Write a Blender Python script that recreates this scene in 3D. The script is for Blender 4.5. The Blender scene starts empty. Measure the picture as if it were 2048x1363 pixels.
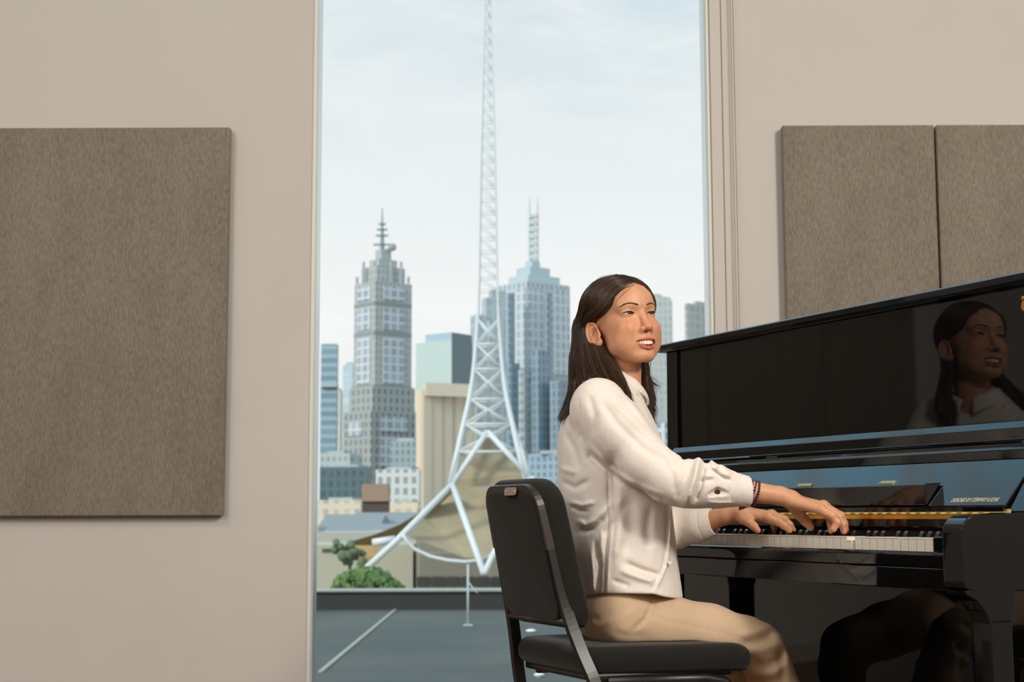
import bpy, bmesh, math, random
import numpy as np
from mathutils import Vector, Matrix

random.seed(7)
RNG = np.random.default_rng(7)
SC = bpy.context.scene
COL = SC.collection

# ------------------------------------------------------------------ camera
FPX = 2980.0                       # focal length in pixels of the 2048 px wide frame
CAM_H = 0.79
PITCH = math.atan(347 / 2980.0)
ROLL = 0.0033
_fw = np.array([0, math.cos(PITCH), math.sin(PITCH)])
_u0 = np.array([0, -math.sin(PITCH), math.cos(PITCH)])
_r0 = np.array([1.0, 0, 0])
_rt = _r0 * math.cos(ROLL) - _u0 * math.sin(ROLL)
_up = _u0 * math.cos(ROLL) + _r0 * math.sin(ROLL)
CAM = np.array([0, 0, CAM_H])


def ray(x, y):
    return _fw + _rt * (x - 1024) / FPX - _up * (y - 681.5) / FPX


def at(x, y, Y):
    """photo pixel + distance into the room -> point in metres"""
    d = ray(x, y)
    return CAM + d * (Y / d[1])


def proj(p):
    q = np.asarray(p, float) - CAM
    z = q @ _fw
    return 1024 + FPX * (q @ _rt) / z, 681.5 - FPX * (q @ _up) / z


cam_data = bpy.data.cameras.new('camera')
cam = bpy.data.objects.new('camera', cam_data)
COL.objects.link(cam)
cam_data.sensor_width = 36
cam_data.lens = FPX * 36 / 2048
cam_data.clip_end = 6000
cam_data.clip_start = 0.05
M = Matrix(((_rt[0], _up[0], -_fw[0], 0), (_rt[1], _up[1], -_fw[1], 0), (_rt[2], _up[2], -_fw[2], CAM_H), (0, 0, 0, 1)))
cam.matrix_world = M
cam_data.dof.use_dof = True
cam_data.dof.focus_distance = 3.32
cam_data.dof.aperture_fstop = 7.6
SC.camera = cam

SC.view_settings.view_transform = 'Standard'
SC.view_settings.look = 'None'
SC.view_settings.exposure = 0.0
SC.view_settings.gamma = 1.0
SC.view_settings.use_curve_mapping = False
SC.cycles.use_denoising = True
SC.cycles.max_bounces = 10
SC.cycles.transparent_max_bounces = 16
SC.cycles.sample_clamp_indirect = 6.0
SC.cycles.caustics_reflective = False
SC.cycles.caustics_refractive = False


# ------------------------------------------------------------------ materials
def srgb(r, g, b):
    def f(c):
        c /= 255.0
        return c / 12.92 if c <= 0.04045 else ((c + 0.055) / 1.055) ** 2.4
    return (f(r), f(g), f(b), 1.0)


def mat(name, color=(0.8, 0.8, 0.8, 1), rough=0.5, metal=0.0, spec=0.5, coat=0.0, sss=0.0, ior=1.5, sheen=0.0):
    m = bpy.data.materials.new(name)
    m.use_nodes = True
    b = m.node_tree.nodes['Principled BSDF']
    b.inputs['Base Color'].default_value = color
    b.inputs['Roughness'].default_value = rough
    b.inputs['Metallic'].default_value = metal
    b.inputs['Specular IOR Level'].default_value = spec
    b.inputs['IOR'].default_value = ior
    b.inputs['Coat Weight'].default_value = coat
    b.inputs['Coat Roughness'].default_value = 0.03
    b.inputs['Sheen Weight'].default_value = sheen
    if sss:
        b.inputs['Subsurface Weight'].default_value = sss
        b.inputs['Subsurface Radius'].default_value = (1.0, 0.35, 0.18)
        b.inputs['Subsurface Scale'].default_value = 0.006
    return m


def bsdf(m):
    return m.node_tree.nodes['Principled BSDF']


def N(m, kind, **kw):
    n = m.node_tree.nodes.new(kind)
    for k, v in kw.items():
        if k in n.inputs.keys():
            n.inputs[k].default_value = v
        else:
            setattr(n, k, v)
    return n


def L(m, a, ao, b, bi):
    m.node_tree.links.new(a.outputs[ao], b.inputs[bi])


def mapping(m, scale=(1, 1, 1), rot=(0, 0, 0), coord='Object'):
    tc = N(m, 'ShaderNodeTexCoord')
    mp = N(m, 'ShaderNodeMapping')
    mp.inputs['Scale'].default_value = scale
    mp.inputs['Rotation'].default_value = rot
    L(m, tc, coord, mp, 'Vector')
    return mp


def vary(m, c1, c2, scale=8.0, stretch=(1, 1, 1), detail=4.0, lo=0.35, hi=0.65, rough=None):
    """base colour varies between c1 and c2 by a noise"""
    mp = mapping(m, stretch)
    nz = N(m, 'ShaderNodeTexNoise', Scale=scale, Detail=detail)
    L(m, mp, 'Vector', nz, 'Vector')
    cr = N(m, 'ShaderNodeValToRGB')
    cr.color_ramp.elements[0].position = lo
    cr.color_ramp.elements[1].position = hi
    cr.color_ramp.elements[0].color = c1
    cr.color_ramp.elements[1].color = c2
    L(m, nz, 'Fac', cr, 'Fac')
    L(m, cr, 'Color', bsdf(m), 'Base Color')
    return nz


def bump(m, scale=200.0, strength=0.2, dist=0.001, stretch=(1, 1, 1), detail=3.0):
    mp = mapping(m, stretch)
    nz = N(m, 'ShaderNodeTexNoise', Scale=scale, Detail=detail)
    L(m, mp, 'Vector', nz, 'Vector')
    bp = N(m, 'ShaderNodeBump', Strength=strength, Distance=dist)
    L(m, nz, 'Fac', bp, 'Height')
    L(m, bp, 'Normal', bsdf(m), 'Normal')


# ------------------------------------------------------------------ mesh building
class MB:
    """collects shapes and links them as ONE mesh object"""

    def __init__(self):
        self.bm = bmesh.new()

    def box(self, x0, x1, y0, y1, z0, z1, bevel=0.0, seg=2):
        t = bmesh.new()
        bmesh.ops.create_cube(t, size=1.0)
        for v in t.verts:
            v.co = Vector((x0 + (v.co.x + .5) * (x1 - x0), y0 + (v.co.y + .5) * (y1 - y0), z0 + (v.co.z + .5) * (z1 - z0)))
        if bevel:
            bmesh.ops.bevel(t, geom=list(t.edges), offset=bevel, segments=seg, affect='EDGES', profile=0.5)
        self._join(t)
        return self

    def prism(self, pts, axis, a0, a1, bevel=0.0, seg=2):
        """closed 2-D outline pushed along an axis ('x': pts are (y,z), 'y': (x,z), 'z': (x,y))"""
        t = bmesh.new()

        def co(p, a):
            return {'x': (a, p[0], p[1]), 'y': (p[0], a, p[1]), 'z': (p[0], p[1], a)}[axis]
        va = [t.verts.new(co(p, a0)) for p in pts]
        vb = [t.verts.new(co(p, a1)) for p in pts]
        n = len(pts)
        t.faces.new(va)
        t.faces.new(vb[::-1])
        for i in range(n):
            t.faces.new((va[i], vb[i], vb[(i + 1) % n], va[(i + 1) % n]))
        bmesh.ops.recalc_face_normals(t, faces=list(t.faces))
        if bevel:
            bmesh.ops.bevel(t, geom=list(t.edges), offset=bevel, segments=seg, affect='EDGES', profile=0.5, clamp_overlap=True)
        self._join(t)
        return self

    def tube(self, pts, r, seg=8, cap=True):
        """round bar along a polyline; r one radius or one per point"""
        pts = [Vector(p) for p in pts]
        rs = [r] * len(pts) if not hasattr(r, '__len__') else list(r)
        t = bmesh.new()
        rings = []
        prev = None
        for i, p in enumerate(pts):
            d = (pts[min(i + 1, len(pts) - 1)] - pts[max(i - 1, 0)]).normalized()
            if prev is None:
                n = d.orthogonal().normalized()
            else:
                n = (prev - d * prev.dot(d)).normalized()
            prev = n
            b = d.cross(n)
            rings.append([t.verts.new(p + (n * math.cos(2 * math.pi * k / seg) + b * math.sin(2 * math.pi * k / seg)) * rs[i]) for k in range(seg)])
        for a, b in zip(rings[:-1], rings[1:]):
            for k in range(seg):
                t.faces.new((a[k], a[(k + 1) % seg], b[(k + 1) % seg], b[k]))
        if cap:
            t.faces.new(rings[0][::-1])
            t.faces.new(rings[-1])
        self._join(t)
        return self

    def strip(self, pts, w, h, side):
        """flat bar: rectangular section w (along 'side') by h swept along pts"""
        pts = [Vector(p) for p in pts]
        side = Vector(side).normalized()
        t = bmesh.new()
        rings = []
        for i, p in enumerate(pts):
            d = (pts[min(i + 1, len(pts) - 1)] - pts[max(i - 1, 0)]).normalized()
            n = d.cross(side).normalized()
            s = n.cross(d).normalized()
            rings.append([t.verts.new(p + s * a * w / 2 + n * b * h / 2) for a, b in ((-1, -1), (1, -1), (1, 1), (-1, 1))])
        for a, b in zip(rings[:-1], rings[1:]):
            for k in range(4):
                t.faces.new((a[k], a[(k + 1) % 4], b[(k + 1) % 4], b[k]))
        t.faces.new(rings[0][::-1])
        t.faces.new(rings[-1])
        bmesh.ops.recalc_face_normals(t, faces=list(t.faces))
        self._join(t)
        return self

    def ball(self, c, r, seg=12, scale=(1, 1, 1)):
        t = bmesh.new()
        bmesh.ops.create_uvsphere(t, u_segments=seg, v_segments=max(6, seg * 2 // 3), radius=r)
        for v in t.verts:
            v.co = Vector((v.co.x * scale[0], v.co.y * scale[1], v.co.z * scale[2])) + Vector(c)
        for f in t.faces:
            f.smooth = True
        self._join(t)
        return self

    def _join(self, t):
        me = bpy.data.meshes.new('tmp')
        t.to_mesh(me)
        t.free()
        self.bm.from_mesh(me)
        bpy.data.meshes.remove(me)

    def build(self, name, m, parent=None, smooth=False):
        me = bpy.data.meshes.new(name)
        self.bm.to_mesh(me)
        self.bm.free()
        if m is not None:
            me.materials.append(m)
        o = bpy.data.objects.new(name, me)
        COL.objects.link(o)
        if parent is not None:
            o.parent = parent
        if smooth:
            me.polygons.foreach_set('use_smooth', [True] * len(me.polygons))
        return o


def np_mesh(name, verts, faces, m, parent=None, smooth=True):
    """mesh from numpy arrays, quads"""
    verts = np.asarray(verts, np.float32)
    faces = np.asarray(faces, np.int32)
    me = bpy.data.meshes.new(name)
    me.vertices.add(len(verts))
    me.vertices.foreach_set('co', verts.ravel())
    k = faces.shape[1]
    me.loops.add(faces.size)
    me.loops.foreach_set('vertex_index', faces.ravel())
    me.polygons.add(len(faces))
    me.polygons.foreach_set('loop_start', np.arange(0, faces.size, k, dtype=np.int32))
    me.polygons.foreach_set('loop_total', np.full(len(faces), k, np.int32))
    me.polygons.foreach_set('use_smooth', np.full(len(faces), smooth))
    me.update(calc_edges=True)
    me.validate()
    if m is not None:
        me.materials.append(m)
    o = bpy.data.objects.new(name, me)
    COL.objects.link(o)
    if parent is not None:
        o.parent = parent
    return o


def tag(o, label=None, cat=None, group=None, kind=None):
    if label:
        o['label'] = label
    if cat:
        o['category'] = cat
    if group:
        o['group'] = group
    if kind:
        o['kind'] = kind
    return o


def thing(name, loc=(0, 0, 0), rz=0.0, label=None, cat=None, group=None):
    o = bpy.data.objects.new(name, None)
    o.empty_display_size = 0.1
    o.location = loc
    o.rotation_euler = (0, 0, rz)
    COL.objects.link(o)
    return tag(o, label, cat, group)


def structure(o):
    o['kind'] = 'structure'
    return o
# ================================================================== the room
WALL_Y = 5.85
XL, XR, YB, CEIL = -5.6, 4.4, -2.6, 4.9
WX0, WX1, WZ0, WZ1 = -0.797, 0.800, 0.06, 4.62      # opening of the window
D = 0.21                                            # thickness of the window wall

m_wall = mat('wall_paint', srgb(207, 203, 197), rough=0.75, spec=0.25)
vary(m_wall, srgb(206, 201, 195), srgb(209, 205, 199), scale=1.5)
bump(m_wall, scale=260, strength=0.06, dist=0.0008)
m_ceil = mat('ceiling_paint', srgb(205, 200, 194), rough=0.85, spec=0.2)
m_trimp = mat('trim_paint', srgb(206, 201, 195), rough=0.55, spec=0.35)
m_floor = mat('floor_timber', srgb(120, 84, 58), rough=0.35)
_mp = mapping(m_floor, (1, 1, 1))
_br = N(m_floor, 'ShaderNodeTexBrick', Scale=1.0)
_br.inputs['Color1'].default_value = srgb(108, 84, 66)
_br.inputs['Color2'].default_value = srgb(94, 72, 56)
_br.inputs['Mortar'].default_value = srgb(60, 42, 30)
_br.inputs['Mortar Size'].default_value = 0.004
_br.inputs['Brick Width'].default_value = 1.4
_br.inputs['Row Height'].default_value = 0.12
L(m_floor, _mp, 'Vector', _br, 'Vector')
L(m_floor, _br, 'Color', bsdf(m_floor), 'Base Color')

# window wall with its opening, one mesh
b = MB()
C0, C1, CZ0, CZ1 = -2.6, WX0, 2.96, WZ1          # unseen high opening, added to widen the sky mirrored in the piano
b.box(XL, C0, WALL_Y, WALL_Y + D, 0, CEIL)
b.box(C0, C1, WALL_Y, WALL_Y + D, 0, CZ0)
b.box(C0, C1, WALL_Y, WALL_Y + D, CZ1, CEIL)
b.box(WX1, XR, WALL_Y, WALL_Y + D, 0, CEIL)
b.box(WX0, WX1, WALL_Y, WALL_Y + D, 0, WZ0)
b.box(WX0, WX1, WALL_Y, WALL_Y + D, WZ1, CEIL)
structure(b.build('wall_window_side', m_wall))
structure(MB().box(XL - .2, XL, YB, WALL_Y + D, 0, CEIL).build('wall_left', m_wall))
structure(MB().box(XR, XR + .2, YB, WALL_Y + D, 0, CEIL).build('wall_right', m_wall))
structure(MB().box(XL - .2, XR + .2, YB - .2, YB, 0, CEIL).build('wall_back', m_wall))
structure(MB().box(XL - .2, XR + .2, YB - .2, WALL_Y + D, -.12, 0).build('floor', m_floor))
structure(MB().box(XL - .2, XR + .2, YB - .2, WALL_Y + D, CEIL, CEIL + .15).build('ceiling', m_ceil))
m_base = mat('skirting', srgb(196, 184, 170), rough=0.5)
structure(MB().box(XL, WX0 - .02, WALL_Y - .014, WALL_Y, 0, .10, .003).build('baseboard_left', m_base))
structure(MB().box(WX1 + .1, XR, WALL_Y - .014, WALL_Y, 0, .10, .003).build('baseboard_right', m_base))

# window: powder-coated frame, deep bright aluminium jambs, one tall pane
m_alu = mat('aluminium', srgb(200, 204, 200), rough=0.25, metal=0.85)
m_frame = mat('white_frame', srgb(228, 228, 216), rough=0.4, spec=0.5)
win = structure(bpy.data.objects.new('window_1', None))
COL.objects.link(win)
fr = MB()
fr.box(WX0, WX0 + .014, WALL_Y - .006, WALL_Y + .06, WZ0, 2.96, .002)
fr.box(WX1 - .012, WX1, WALL_Y - .002, WALL_Y + .06, WZ0, WZ1, .002)
fr.box(WX0, WX1, WALL_Y - .006, WALL_Y + .06, WZ1 - .014, WZ1, .002)
fr.box(WX0, WX1, WALL_Y - .006, WALL_Y + .06, WZ0, WZ0 + .014, .002)
fr.build('window_frame', m_frame, win)
jb = MB()
jb.box(WX0 - .004, WX0 + .010, WALL_Y + .06, WALL_Y + .20, WZ0, 2.96)
jb.box(WX1 - .010, WX1 + .004, WALL_Y + .06, WALL_Y + .20, WZ0, WZ1)
jb.box(WX0, WX1, WALL_Y + .06, WALL_Y + .20, WZ0 - .004, WZ0 + .012)
jb.box(WX0, WX1, WALL_Y + .06, WALL_Y + .20, WZ1 - .012, WZ1 + .004)
jb.build('window_jamb', m_alu, win)

m_glass = bpy.data.materials.new('window_glass')
m_glass.use_nodes = True
nt = m_glass.node_tree
nt.nodes.remove(nt.nodes['Principled BSDF'])
out = nt.nodes['Material Output']
tr = N(m_glass, 'ShaderNodeBsdfTransparent')
tr.inputs['Color'].default_value = (0.95, 0.965, 0.965, 1)
gl = N(m_glass, 'ShaderNodeBsdfGlossy', Roughness=0.02)
fz = N(m_glass, 'ShaderNodeFresnel', IOR=1.45)
mx = N(m_glass, 'ShaderNodeMixShader')
gm = N(m_glass, 'ShaderNodeNewGeometry')
sb = N(m_glass, 'ShaderNodeMath', operation='SUBTRACT')
sb.inputs[0].default_value = 1.0
L(m_glass, gm, 'Backfacing', sb, 1)
fm = N(m_glass, 'ShaderNodeMath', operation='MULTIPLY')
L(m_glass, fz, 'Fac', fm, 0)
L(m_glass, sb, 'Value', fm, 1)
L(m_glass, fm, 'Value', mx, 0)
L(m_glass, tr, 'BSDF', mx, 1)
L(m_glass, gl, 'BSDF', mx, 2)
# dried specks and scratches on the pane
mp = mapping(m_glass, (1, 1, 1))
vo = N(m_glass, 'ShaderNodeTexVoronoi', Scale=13.0)
vo.inputs['Randomness'].default_value = 1.0
L(m_glass, mp, 'Vector', vo, 'Vector')
nz = N(m_glass, 'ShaderNodeTexNoise', Scale=2.0, Detail=2.0)
L(m_glass, mp, 'Vector', nz, 'Vector')
lt = N(m_glass, 'ShaderNodeMath', operation='LESS_THAN')
L(m_glass, vo, 'Distance', lt, 0)
ml = N(m_glass, 'ShaderNodeMath', operation='MULTIPLY')
L(m_glass, nz, 'Fac', ml, 0)
ml.inputs[1].default_value = 0.045
L(m_glass, ml, 'Value', lt, 1)
hf = N(m_glass, 'ShaderNodeMath', operation='MULTIPLY')
hf.inputs[1].default_value = 0.45
L(m_glass, lt, 'Value', hf, 0)
dt = N(m_glass, 'ShaderNodeBsdfTranslucent')
dt.inputs['Color'].default_value = (0.9, 0.92, 0.92, 1)
mx2 = N(m_glass, 'ShaderNodeMixShader')
L(m_glass, hf, 'Value', mx2, 0)
L(m_glass, mx, 'Shader', mx2, 1)
L(m_glass, dt, 'BSDF', mx2, 2)
L(m_glass, mx2, 'Shader', out, 'Surface')
MB().box(WX0, WX1, WALL_Y + .105, WALL_Y + .111, WZ0, WZ1).build('window_pane', m_glass, win)

win2 = structure(bpy.data.objects.new('added_window', None))  # out-of-view window, added so the open fallboard reflects sky
COL.objects.link(win2)
fr = MB()
for x0, x1, z0, z1 in ((C0, C1, CZ0, CZ0 + .02), (C0, C1, CZ1 - .02, CZ1), (C0, C0 + .02, CZ0, CZ1)):
    fr.box(x0, x1, WALL_Y - .006, WALL_Y + .20, z0, z1, .002)
fr.build('window_frame', m_frame, win2)
MB().box(C0, C1, WALL_Y + .105, WALL_Y + .111, CZ0, CZ1).build('window_pane', m_glass, win2)

# plain boxed trim between window and wall, with its two shadow grooves
t = MB()
t.box(WX1 + .002, WX1 + .047, WALL_Y - .012, WALL_Y, 0, CEIL, .002)
t.box(WX1 + .049, WX1 + .073, WALL_Y - .016, WALL_Y, 0, CEIL, .003)
structure(t.build('trim_1', m_trimp))

# ball chain of the roller blind: two hanging runs of beads
m_chain = mat('chain_metal', srgb(120, 112, 98), rough=0.35, metal=0.6)
ch = thing('blind_chain', (WX1 + .09, WALL_Y - .03, 0.9), 0,
           'beaded metal pull chain of the roller blind hanging beside the window', 'chain')
for k, dx in enumerate((-.0045, .0055)):
    c = MB()
    c.tube([(dx, 0, 0), (dx, 0, 3.62)], .0007, 5)
    z = 0.0
    while z < 3.62:
        tt = bmesh.new()
        bmesh.ops.create_icosphere(tt, subdivisions=1, radius=.0022)
        for v in tt.verts:
            v.co += Vector((dx, 0, z))
        c._join(tt)
        z += 0.0062
    c.build('bead_run', m_chain, ch)
MB().box(-.012, .012, -.012, .03, 3.60, 3.66, .003).build('chain_wheel', m_frame, ch)
ch_loop = MB()
ch_loop.tube([(.0055 * math.cos(a) + .0005, 0, -.005 * math.sin(a)) for a in np.linspace(0, math.pi, 9)], .0016, 6)
ch_loop.build('bottom_loop', m_chain, ch)


# ------------------------------------------------------------------ acoustic panels
def felt(name, c1, c2):
    m = mat(name, c1, rough=0.95, spec=0.1, sheen=0.15)
    mp = mapping(m, (1, 1, .28))
    n1 = N(m, 'ShaderNodeTexNoise', Scale=150.0, Detail=5.0, Roughness=0.7)
    n2 = N(m, 'ShaderNodeTexNoise', Scale=9.0, Detail=3.0)
    L(m, mp, 'Vector', n1, 'Vector')
    L(m, mp, 'Vector', n2, 'Vector')
    ad = N(m, 'ShaderNodeMath', operation='MULTIPLY_ADD')
    L(m, n2, 'Fac', ad, 0)
    ad.inputs[1].default_value = 0.25
    L(m, n1, 'Fac', ad, 2)
    cr = N(m, 'ShaderNodeValToRGB')
    cr.color_ramp.elements[0].position = 0.42
    cr.color_ramp.elements[1].position = 0.82
    cr.color_ramp.elements[0].color = c1
    cr.color_ramp.elements[1].color = c2
    L(m, ad, 'Value', cr, 'Fac')
    L(m, cr, 'Color', bsdf(m), 'Base Color')
    bp = N(m, 'ShaderNodeBump', Strength=0.25, Distance=0.001)
    L(m, n1, 'Fac', bp, 'Height')
    L(m, bp, 'Normal', bsdf(m), 'Normal')
    return m


m_felt = felt('grey_felt', srgb(112, 104, 93), srgb(150, 142, 129))


def panel(x0, x1, z0, z1, label):
    o = thing('acoustic_panel', ((x0 + x1) / 2, WALL_Y - .002, z0), 0, label, 'acoustic panel', 'felt acoustic panels on the window wall')
    w = (x1 - x0) / 2
    # soft wrapped body with a rounded front edge, and its hidden fixing strips
    p = MB().box(-w, w, -.052, -.012, 0, z1 - z0, .006, 3).build('felt_cover', m_felt, o, True)
    q = MB()
    for s in (-.5, .5):
        q.box(s * w - .04, s * w + .04, -.012, 0, .1, z1 - z0 - .1)
    q.build('fixing_strip', m_base, o)
    return o


PZ0, PZ1 = 0.79, 2.326
panel(-2.32, -1.120, PZ0, PZ1, 'large brown-grey felt acoustic panel on the wall left of the window')
panel(1.079, 1.683, PZ0, PZ1, 'light grey felt acoustic panel nearest the window, right of it above the piano')
panel(1.692, 2.296, PZ0, PZ1, 'light grey felt acoustic panel at the right edge, behind the piano lid')
panel(-3.53, -2.33, PZ0, PZ1, 'large brown-grey felt acoustic panel beyond the left edge of the photo')
panel(-4.74, -3.54, PZ0, PZ1, 'large brown-grey felt acoustic panel near the left corner of the room')
# ================================================================== sky and lights
w = bpy.data.worlds.new('sky')
SC.world = w
w.use_nodes = True
nt = w.node_tree


class _W:
    node_tree = nt


W_ = _W()
bg = nt.nodes['Background']
tc = N(W_, 'ShaderNodeTexCoord')
sx = N(W_, 'ShaderNodeSeparateXYZ')
L(W_, tc, 'Generated', sx, 'Vector')
ramp = N(W_, 'ShaderNodeValToRGB')
cr = ramp.color_ramp
stops = [(0.0, (.86, .86, .85)), (.13, (1.06, 1.05, 1.04)), (.20, (.95, .98, .99)), (.335, (.74, .845, .91)), (.45, (.66, 1.15, 1.5)), (.55, (.75, 1.5, 2.0)), (.68, (.75, 1.5, 2.0)), (.76, (.9, 1.0, 1.05)), (1.0, (1.0, 1.0, .98))]
cr.elements[0].position, cr.elements[0].color = stops[0][0], stops[0][1] + (1,)
cr.elements[1].position, cr.elements[1].color = stops[-1][0], stops[-1][1] + (1,)
for p, c in stops[1:-1]:
    e = cr.elements.new(p)
    e.color = c + (1,)
L(W_, sx, 'Z', ramp, 'Fac')
mp = N(W_, 'ShaderNodeMapping')
mp.inputs['Scale'].default_value = (7, 7, 26)
mp.inputs['Rotation'].default_value = (0, math.radians(9), 0)
L(W_, tc, 'Generated', mp, 'Vector')
nz = N(W_, 'ShaderNodeTexNoise', Scale=1.0, Detail=5.0, Roughness=0.5, Distortion=0.7)
L(W_, mp, 'Vector', nz, 'Vector')
c2 = N(W_, 'ShaderNodeValToRGB')
c2.color_ramp.elements[0].position = .40
c2.color_ramp.elements[0].color = (0, 0, 0, 1)
c2.color_ramp.elements[1].position = .64
c2.color_ramp.elements[1].color = (1, 1, 1, 1)
L(W_, nz, 'Fac', c2, 'Fac')
mz = N(W_, 'ShaderNodeMath', operation='MULTIPLY')
L(W_, c2, 'Color', mz, 0)
mz.inputs[1].default_value = 0.72
mixc = N(W_, 'ShaderNodeMix', data_type='RGBA')
L(W_, mz, 'Value', mixc, 'Factor')
L(W_, ramp, 'Color', mixc, 6)
mixc.inputs[7].default_value = (.97, .985, .985, 1)
L(W_, mixc, 2, bg, 'Color')
bg.inputs['Strength'].default_value = 1.0


def area(name, loc, target, size, power, color=(1, 1, 1), sy=None):
    d = bpy.data.lights.new(name, 'AREA')
    d.energy = power
    d.color = color
    d.size = size
    if sy:
        d.shape = 'RECTANGLE'
        d.size_y = sy
    o = bpy.data.objects.new(name, d)
    COL.objects.link(o)
    o.location = loc
    o.rotation_euler = (Vector(target) - Vector(loc)).to_track_quat('-Z', 'Y').to_euler()
    return o


area('studio_lamp', (3.9, -1.0, 4.1), (.2, 4.6, 1.2), .8, 250, (1.0, .94, .86))
area('face_fill', (-2.8, -1.2, 2.8), (.4, 3.3, .9), 1.5, 92, (1.0, .95, .88))  # unseen fill from camera left, added to brighten her face
area('overhead_fill', (-3.3, .6, 4.86), (-3.3, .8, 0), 2.2, 105, (1.0, .97, .93))  # added soft fill in place of room bounce, no fixture here
area('overhead_fill', (3.3, -1.2, 4.86), (3.3, -1.2, 0), 1.8, 50, (1.0, .97, .93))  # second added fill from above, also without a fixture
sun_d = bpy.data.lights.new('sun', 'SUN')
sun_d.energy = 2.6
sun_d.angle = math.radians(12)
sun_d.color = (1.0, .93, .84)
sun = bpy.data.objects.new('sun', sun_d)
COL.objects.link(sun)
sun.rotation_euler = Vector((.62, .62, -.5)).to_track_quat('-Z', 'Y').to_euler()   # low, from behind on the left


# ================================================================== the city outside
def facade(name, wall, glass, bay=3.4, floor=3.6, share=0.3, rough=0.35):  # distance haze is put into the colours: buildings are paled
    wall = (wall[0] * 1.02, wall[1] * .99, wall[2] * .97, 1)
    glass = (glass[0] * 1.02, glass[1] * .99, glass[2] * .97, 1)
    m = mat(name, wall, rough=rough, spec=0.5)
    tc = N(m, 'ShaderNodeTexCoord')
    sp = N(m, 'ShaderNodeSeparateXYZ')
    L(m, tc, 'Object', sp, 'Vector')
    ad = N(m, 'ShaderNodeMath', operation='ADD')
    L(m, sp, 'X', ad, 0)
    ad.inputs[1].default_value = 500.0
    cb = N(m, 'ShaderNodeCombineXYZ')
    L(m, ad, 'Value', cb, 'X')
    L(m, sp, 'Z', cb, 'Y')
    br = N(m, 'ShaderNodeTexBrick', offset=0.0, Scale=1.0)
    br.inputs['Color1'].default_value = glass
    g2 = [c * .78 for c in glass[:3]] + [1]
    br.inputs['Color2'].default_value = g2
    br.inputs['Mortar'].default_value = wall
    br.inputs['Mortar Size'].default_value = share
    br.inputs['Mortar Smooth'].default_value = 0.1
    br.inputs['Brick Width'].default_value = bay
    br.inputs['Row Height'].default_value = floor
    L(m, cb, 'Vector', br, 'Vector')
    L(m, br, 'Color', bsdf(m), 'Base Color')
    return m


def footprint(xl, xc, xr, Dm, k=1.0):
    C_ = at(xc, 900, Dm)
    Lp = at(xl, 900, Dm)
    Rp = at(xr, 900, Dm)
    wl, wr = C_[0] - Lp[0], Rp[0] - C_[0]
    base = math.sqrt(max(wl * wr, 1.0))
    dl = base * k
    dr = wl * wr / dl
    Lp = at(xl, 900, Dm + dl)
    Rp = at(xr, 900, Dm + dr)
    pts = [(Lp[0], Lp[1]), (C_[0], C_[1]), (Rp[0], Rp[1]), (Lp[0] + Rp[0] - C_[0], Lp[1] + Rp[1] - C_[1])]
    return pts


def zat(y, Dm):
    return at(1024, y, Dm)[2]


GROUND = -16.0


def block(mb, xl, xc, xr, Dm, ytop, ybot=None, k=1.0):
    z0 = GROUND if ybot is None else zat(ybot, Dm)
    mb.prism(footprint(xl, xc, xr, Dm, k), 'z', z0, zat(ytop, Dm))
    return mb


def face_panel(mb, xl, xc, xr, Dm, left, t0, t1, y0, y1, off=.5, k=1.0):
    """flat panel standing off a facade between fractions t0..t1 of its width"""
    fp = footprint(xl, xc, xr, Dm, k)
    a, b_ = (np.array(fp[0]), np.array(fp[1])) if left else (np.array(fp[1]), np.array(fp[2]))
    p, q_ = a + (b_ - a) * t0, a + (b_ - a) * t1
    n = np.array([(b_ - a)[1], -(b_ - a)[0]])
    n = n / np.linalg.norm(n) * off
    mb.prism([tuple(p - n * .3), tuple(q_ - n * .3), tuple(q_ + n), tuple(p + n)], 'z', zat(y1, Dm), zat(y0, Dm))


def building(name, label, loc_px, Dm):
    p = at(loc_px, 1000, Dm)
    return thing(name, (p[0], p[1], GROUND), 0, label, 'building')


def place(o, root):
    """parent keeping the mesh where it was built"""
    o.parent = root
    o.matrix_parent_inverse = Matrix.Translation(root.location).inverted()
    return o


# grey stepped tower with a mast
R_ = building('office_tower', 'tall grey stepped office tower with thin mast, left of the spire', 760, 700)
fa = facade('grey_facade', srgb(176, 180, 178), srgb(148, 158, 162), 1.9, 3.3, .6)
fg = facade('pale_panels', srgb(196, 204, 210), srgb(160, 174, 186), 3.4, 4.0, .55)
fb = facade('grey_podium', srgb(158, 164, 162), srgb(112, 126, 132), 2.6, 4.0, .8)
m_crown = mat('crown_stone', srgb(165, 175, 176), rough=.6)
q = MB()
block(q, 706, 748, 822, 700, 560)
place(q.build('shaft', fa), R_)
for y0, y1 in ((568, 596), (612, 656), (672, 764)):
    for left, t0, t1 in ((True, .16, .80), (False, .22, .78)):
        q = MB()
        face_panel(q, 706, 748, 822, 700, left, t0, t1, y0, y1)
        place(q.build('window_panel', fg), R_)
m_louvre = mat('louvre_grey', srgb(140, 146, 146), rough=.6)
for y0, y1 in ((600, 607), (660, 667), (766, 771)):
    q = MB()
    face_panel(q, 706, 748, 822, 700, True, 0, 1, y0, y1, .2)
    face_panel(q, 706, 748, 822, 700, False, 0, 1, y0, y1, .2)
    place(q.build('plant_floor', m_louvre), R_)
q = MB()
block(q, 720, 750, 808, 708, 530, 566)
block(q, 736, 756, 792, 714, 516, 532)
place(q.build('upper_stage', fa), R_)
q = MB()
block(q, 748, 760, 780, 720, 497, 520)
for x in (711, 724, 746, 780, 800, 815):
    block(q, x - 3, x, x + 3, 712, 552 if x in (711, 815) else 522, 566)
place(q.build('crown', m_crown), R_)
q = MB()
block(q, 686, 742, 836, 680, 818)
block(q, 698, 745, 829, 690, 770)
place(q.build('podium', fb), R_)
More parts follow.
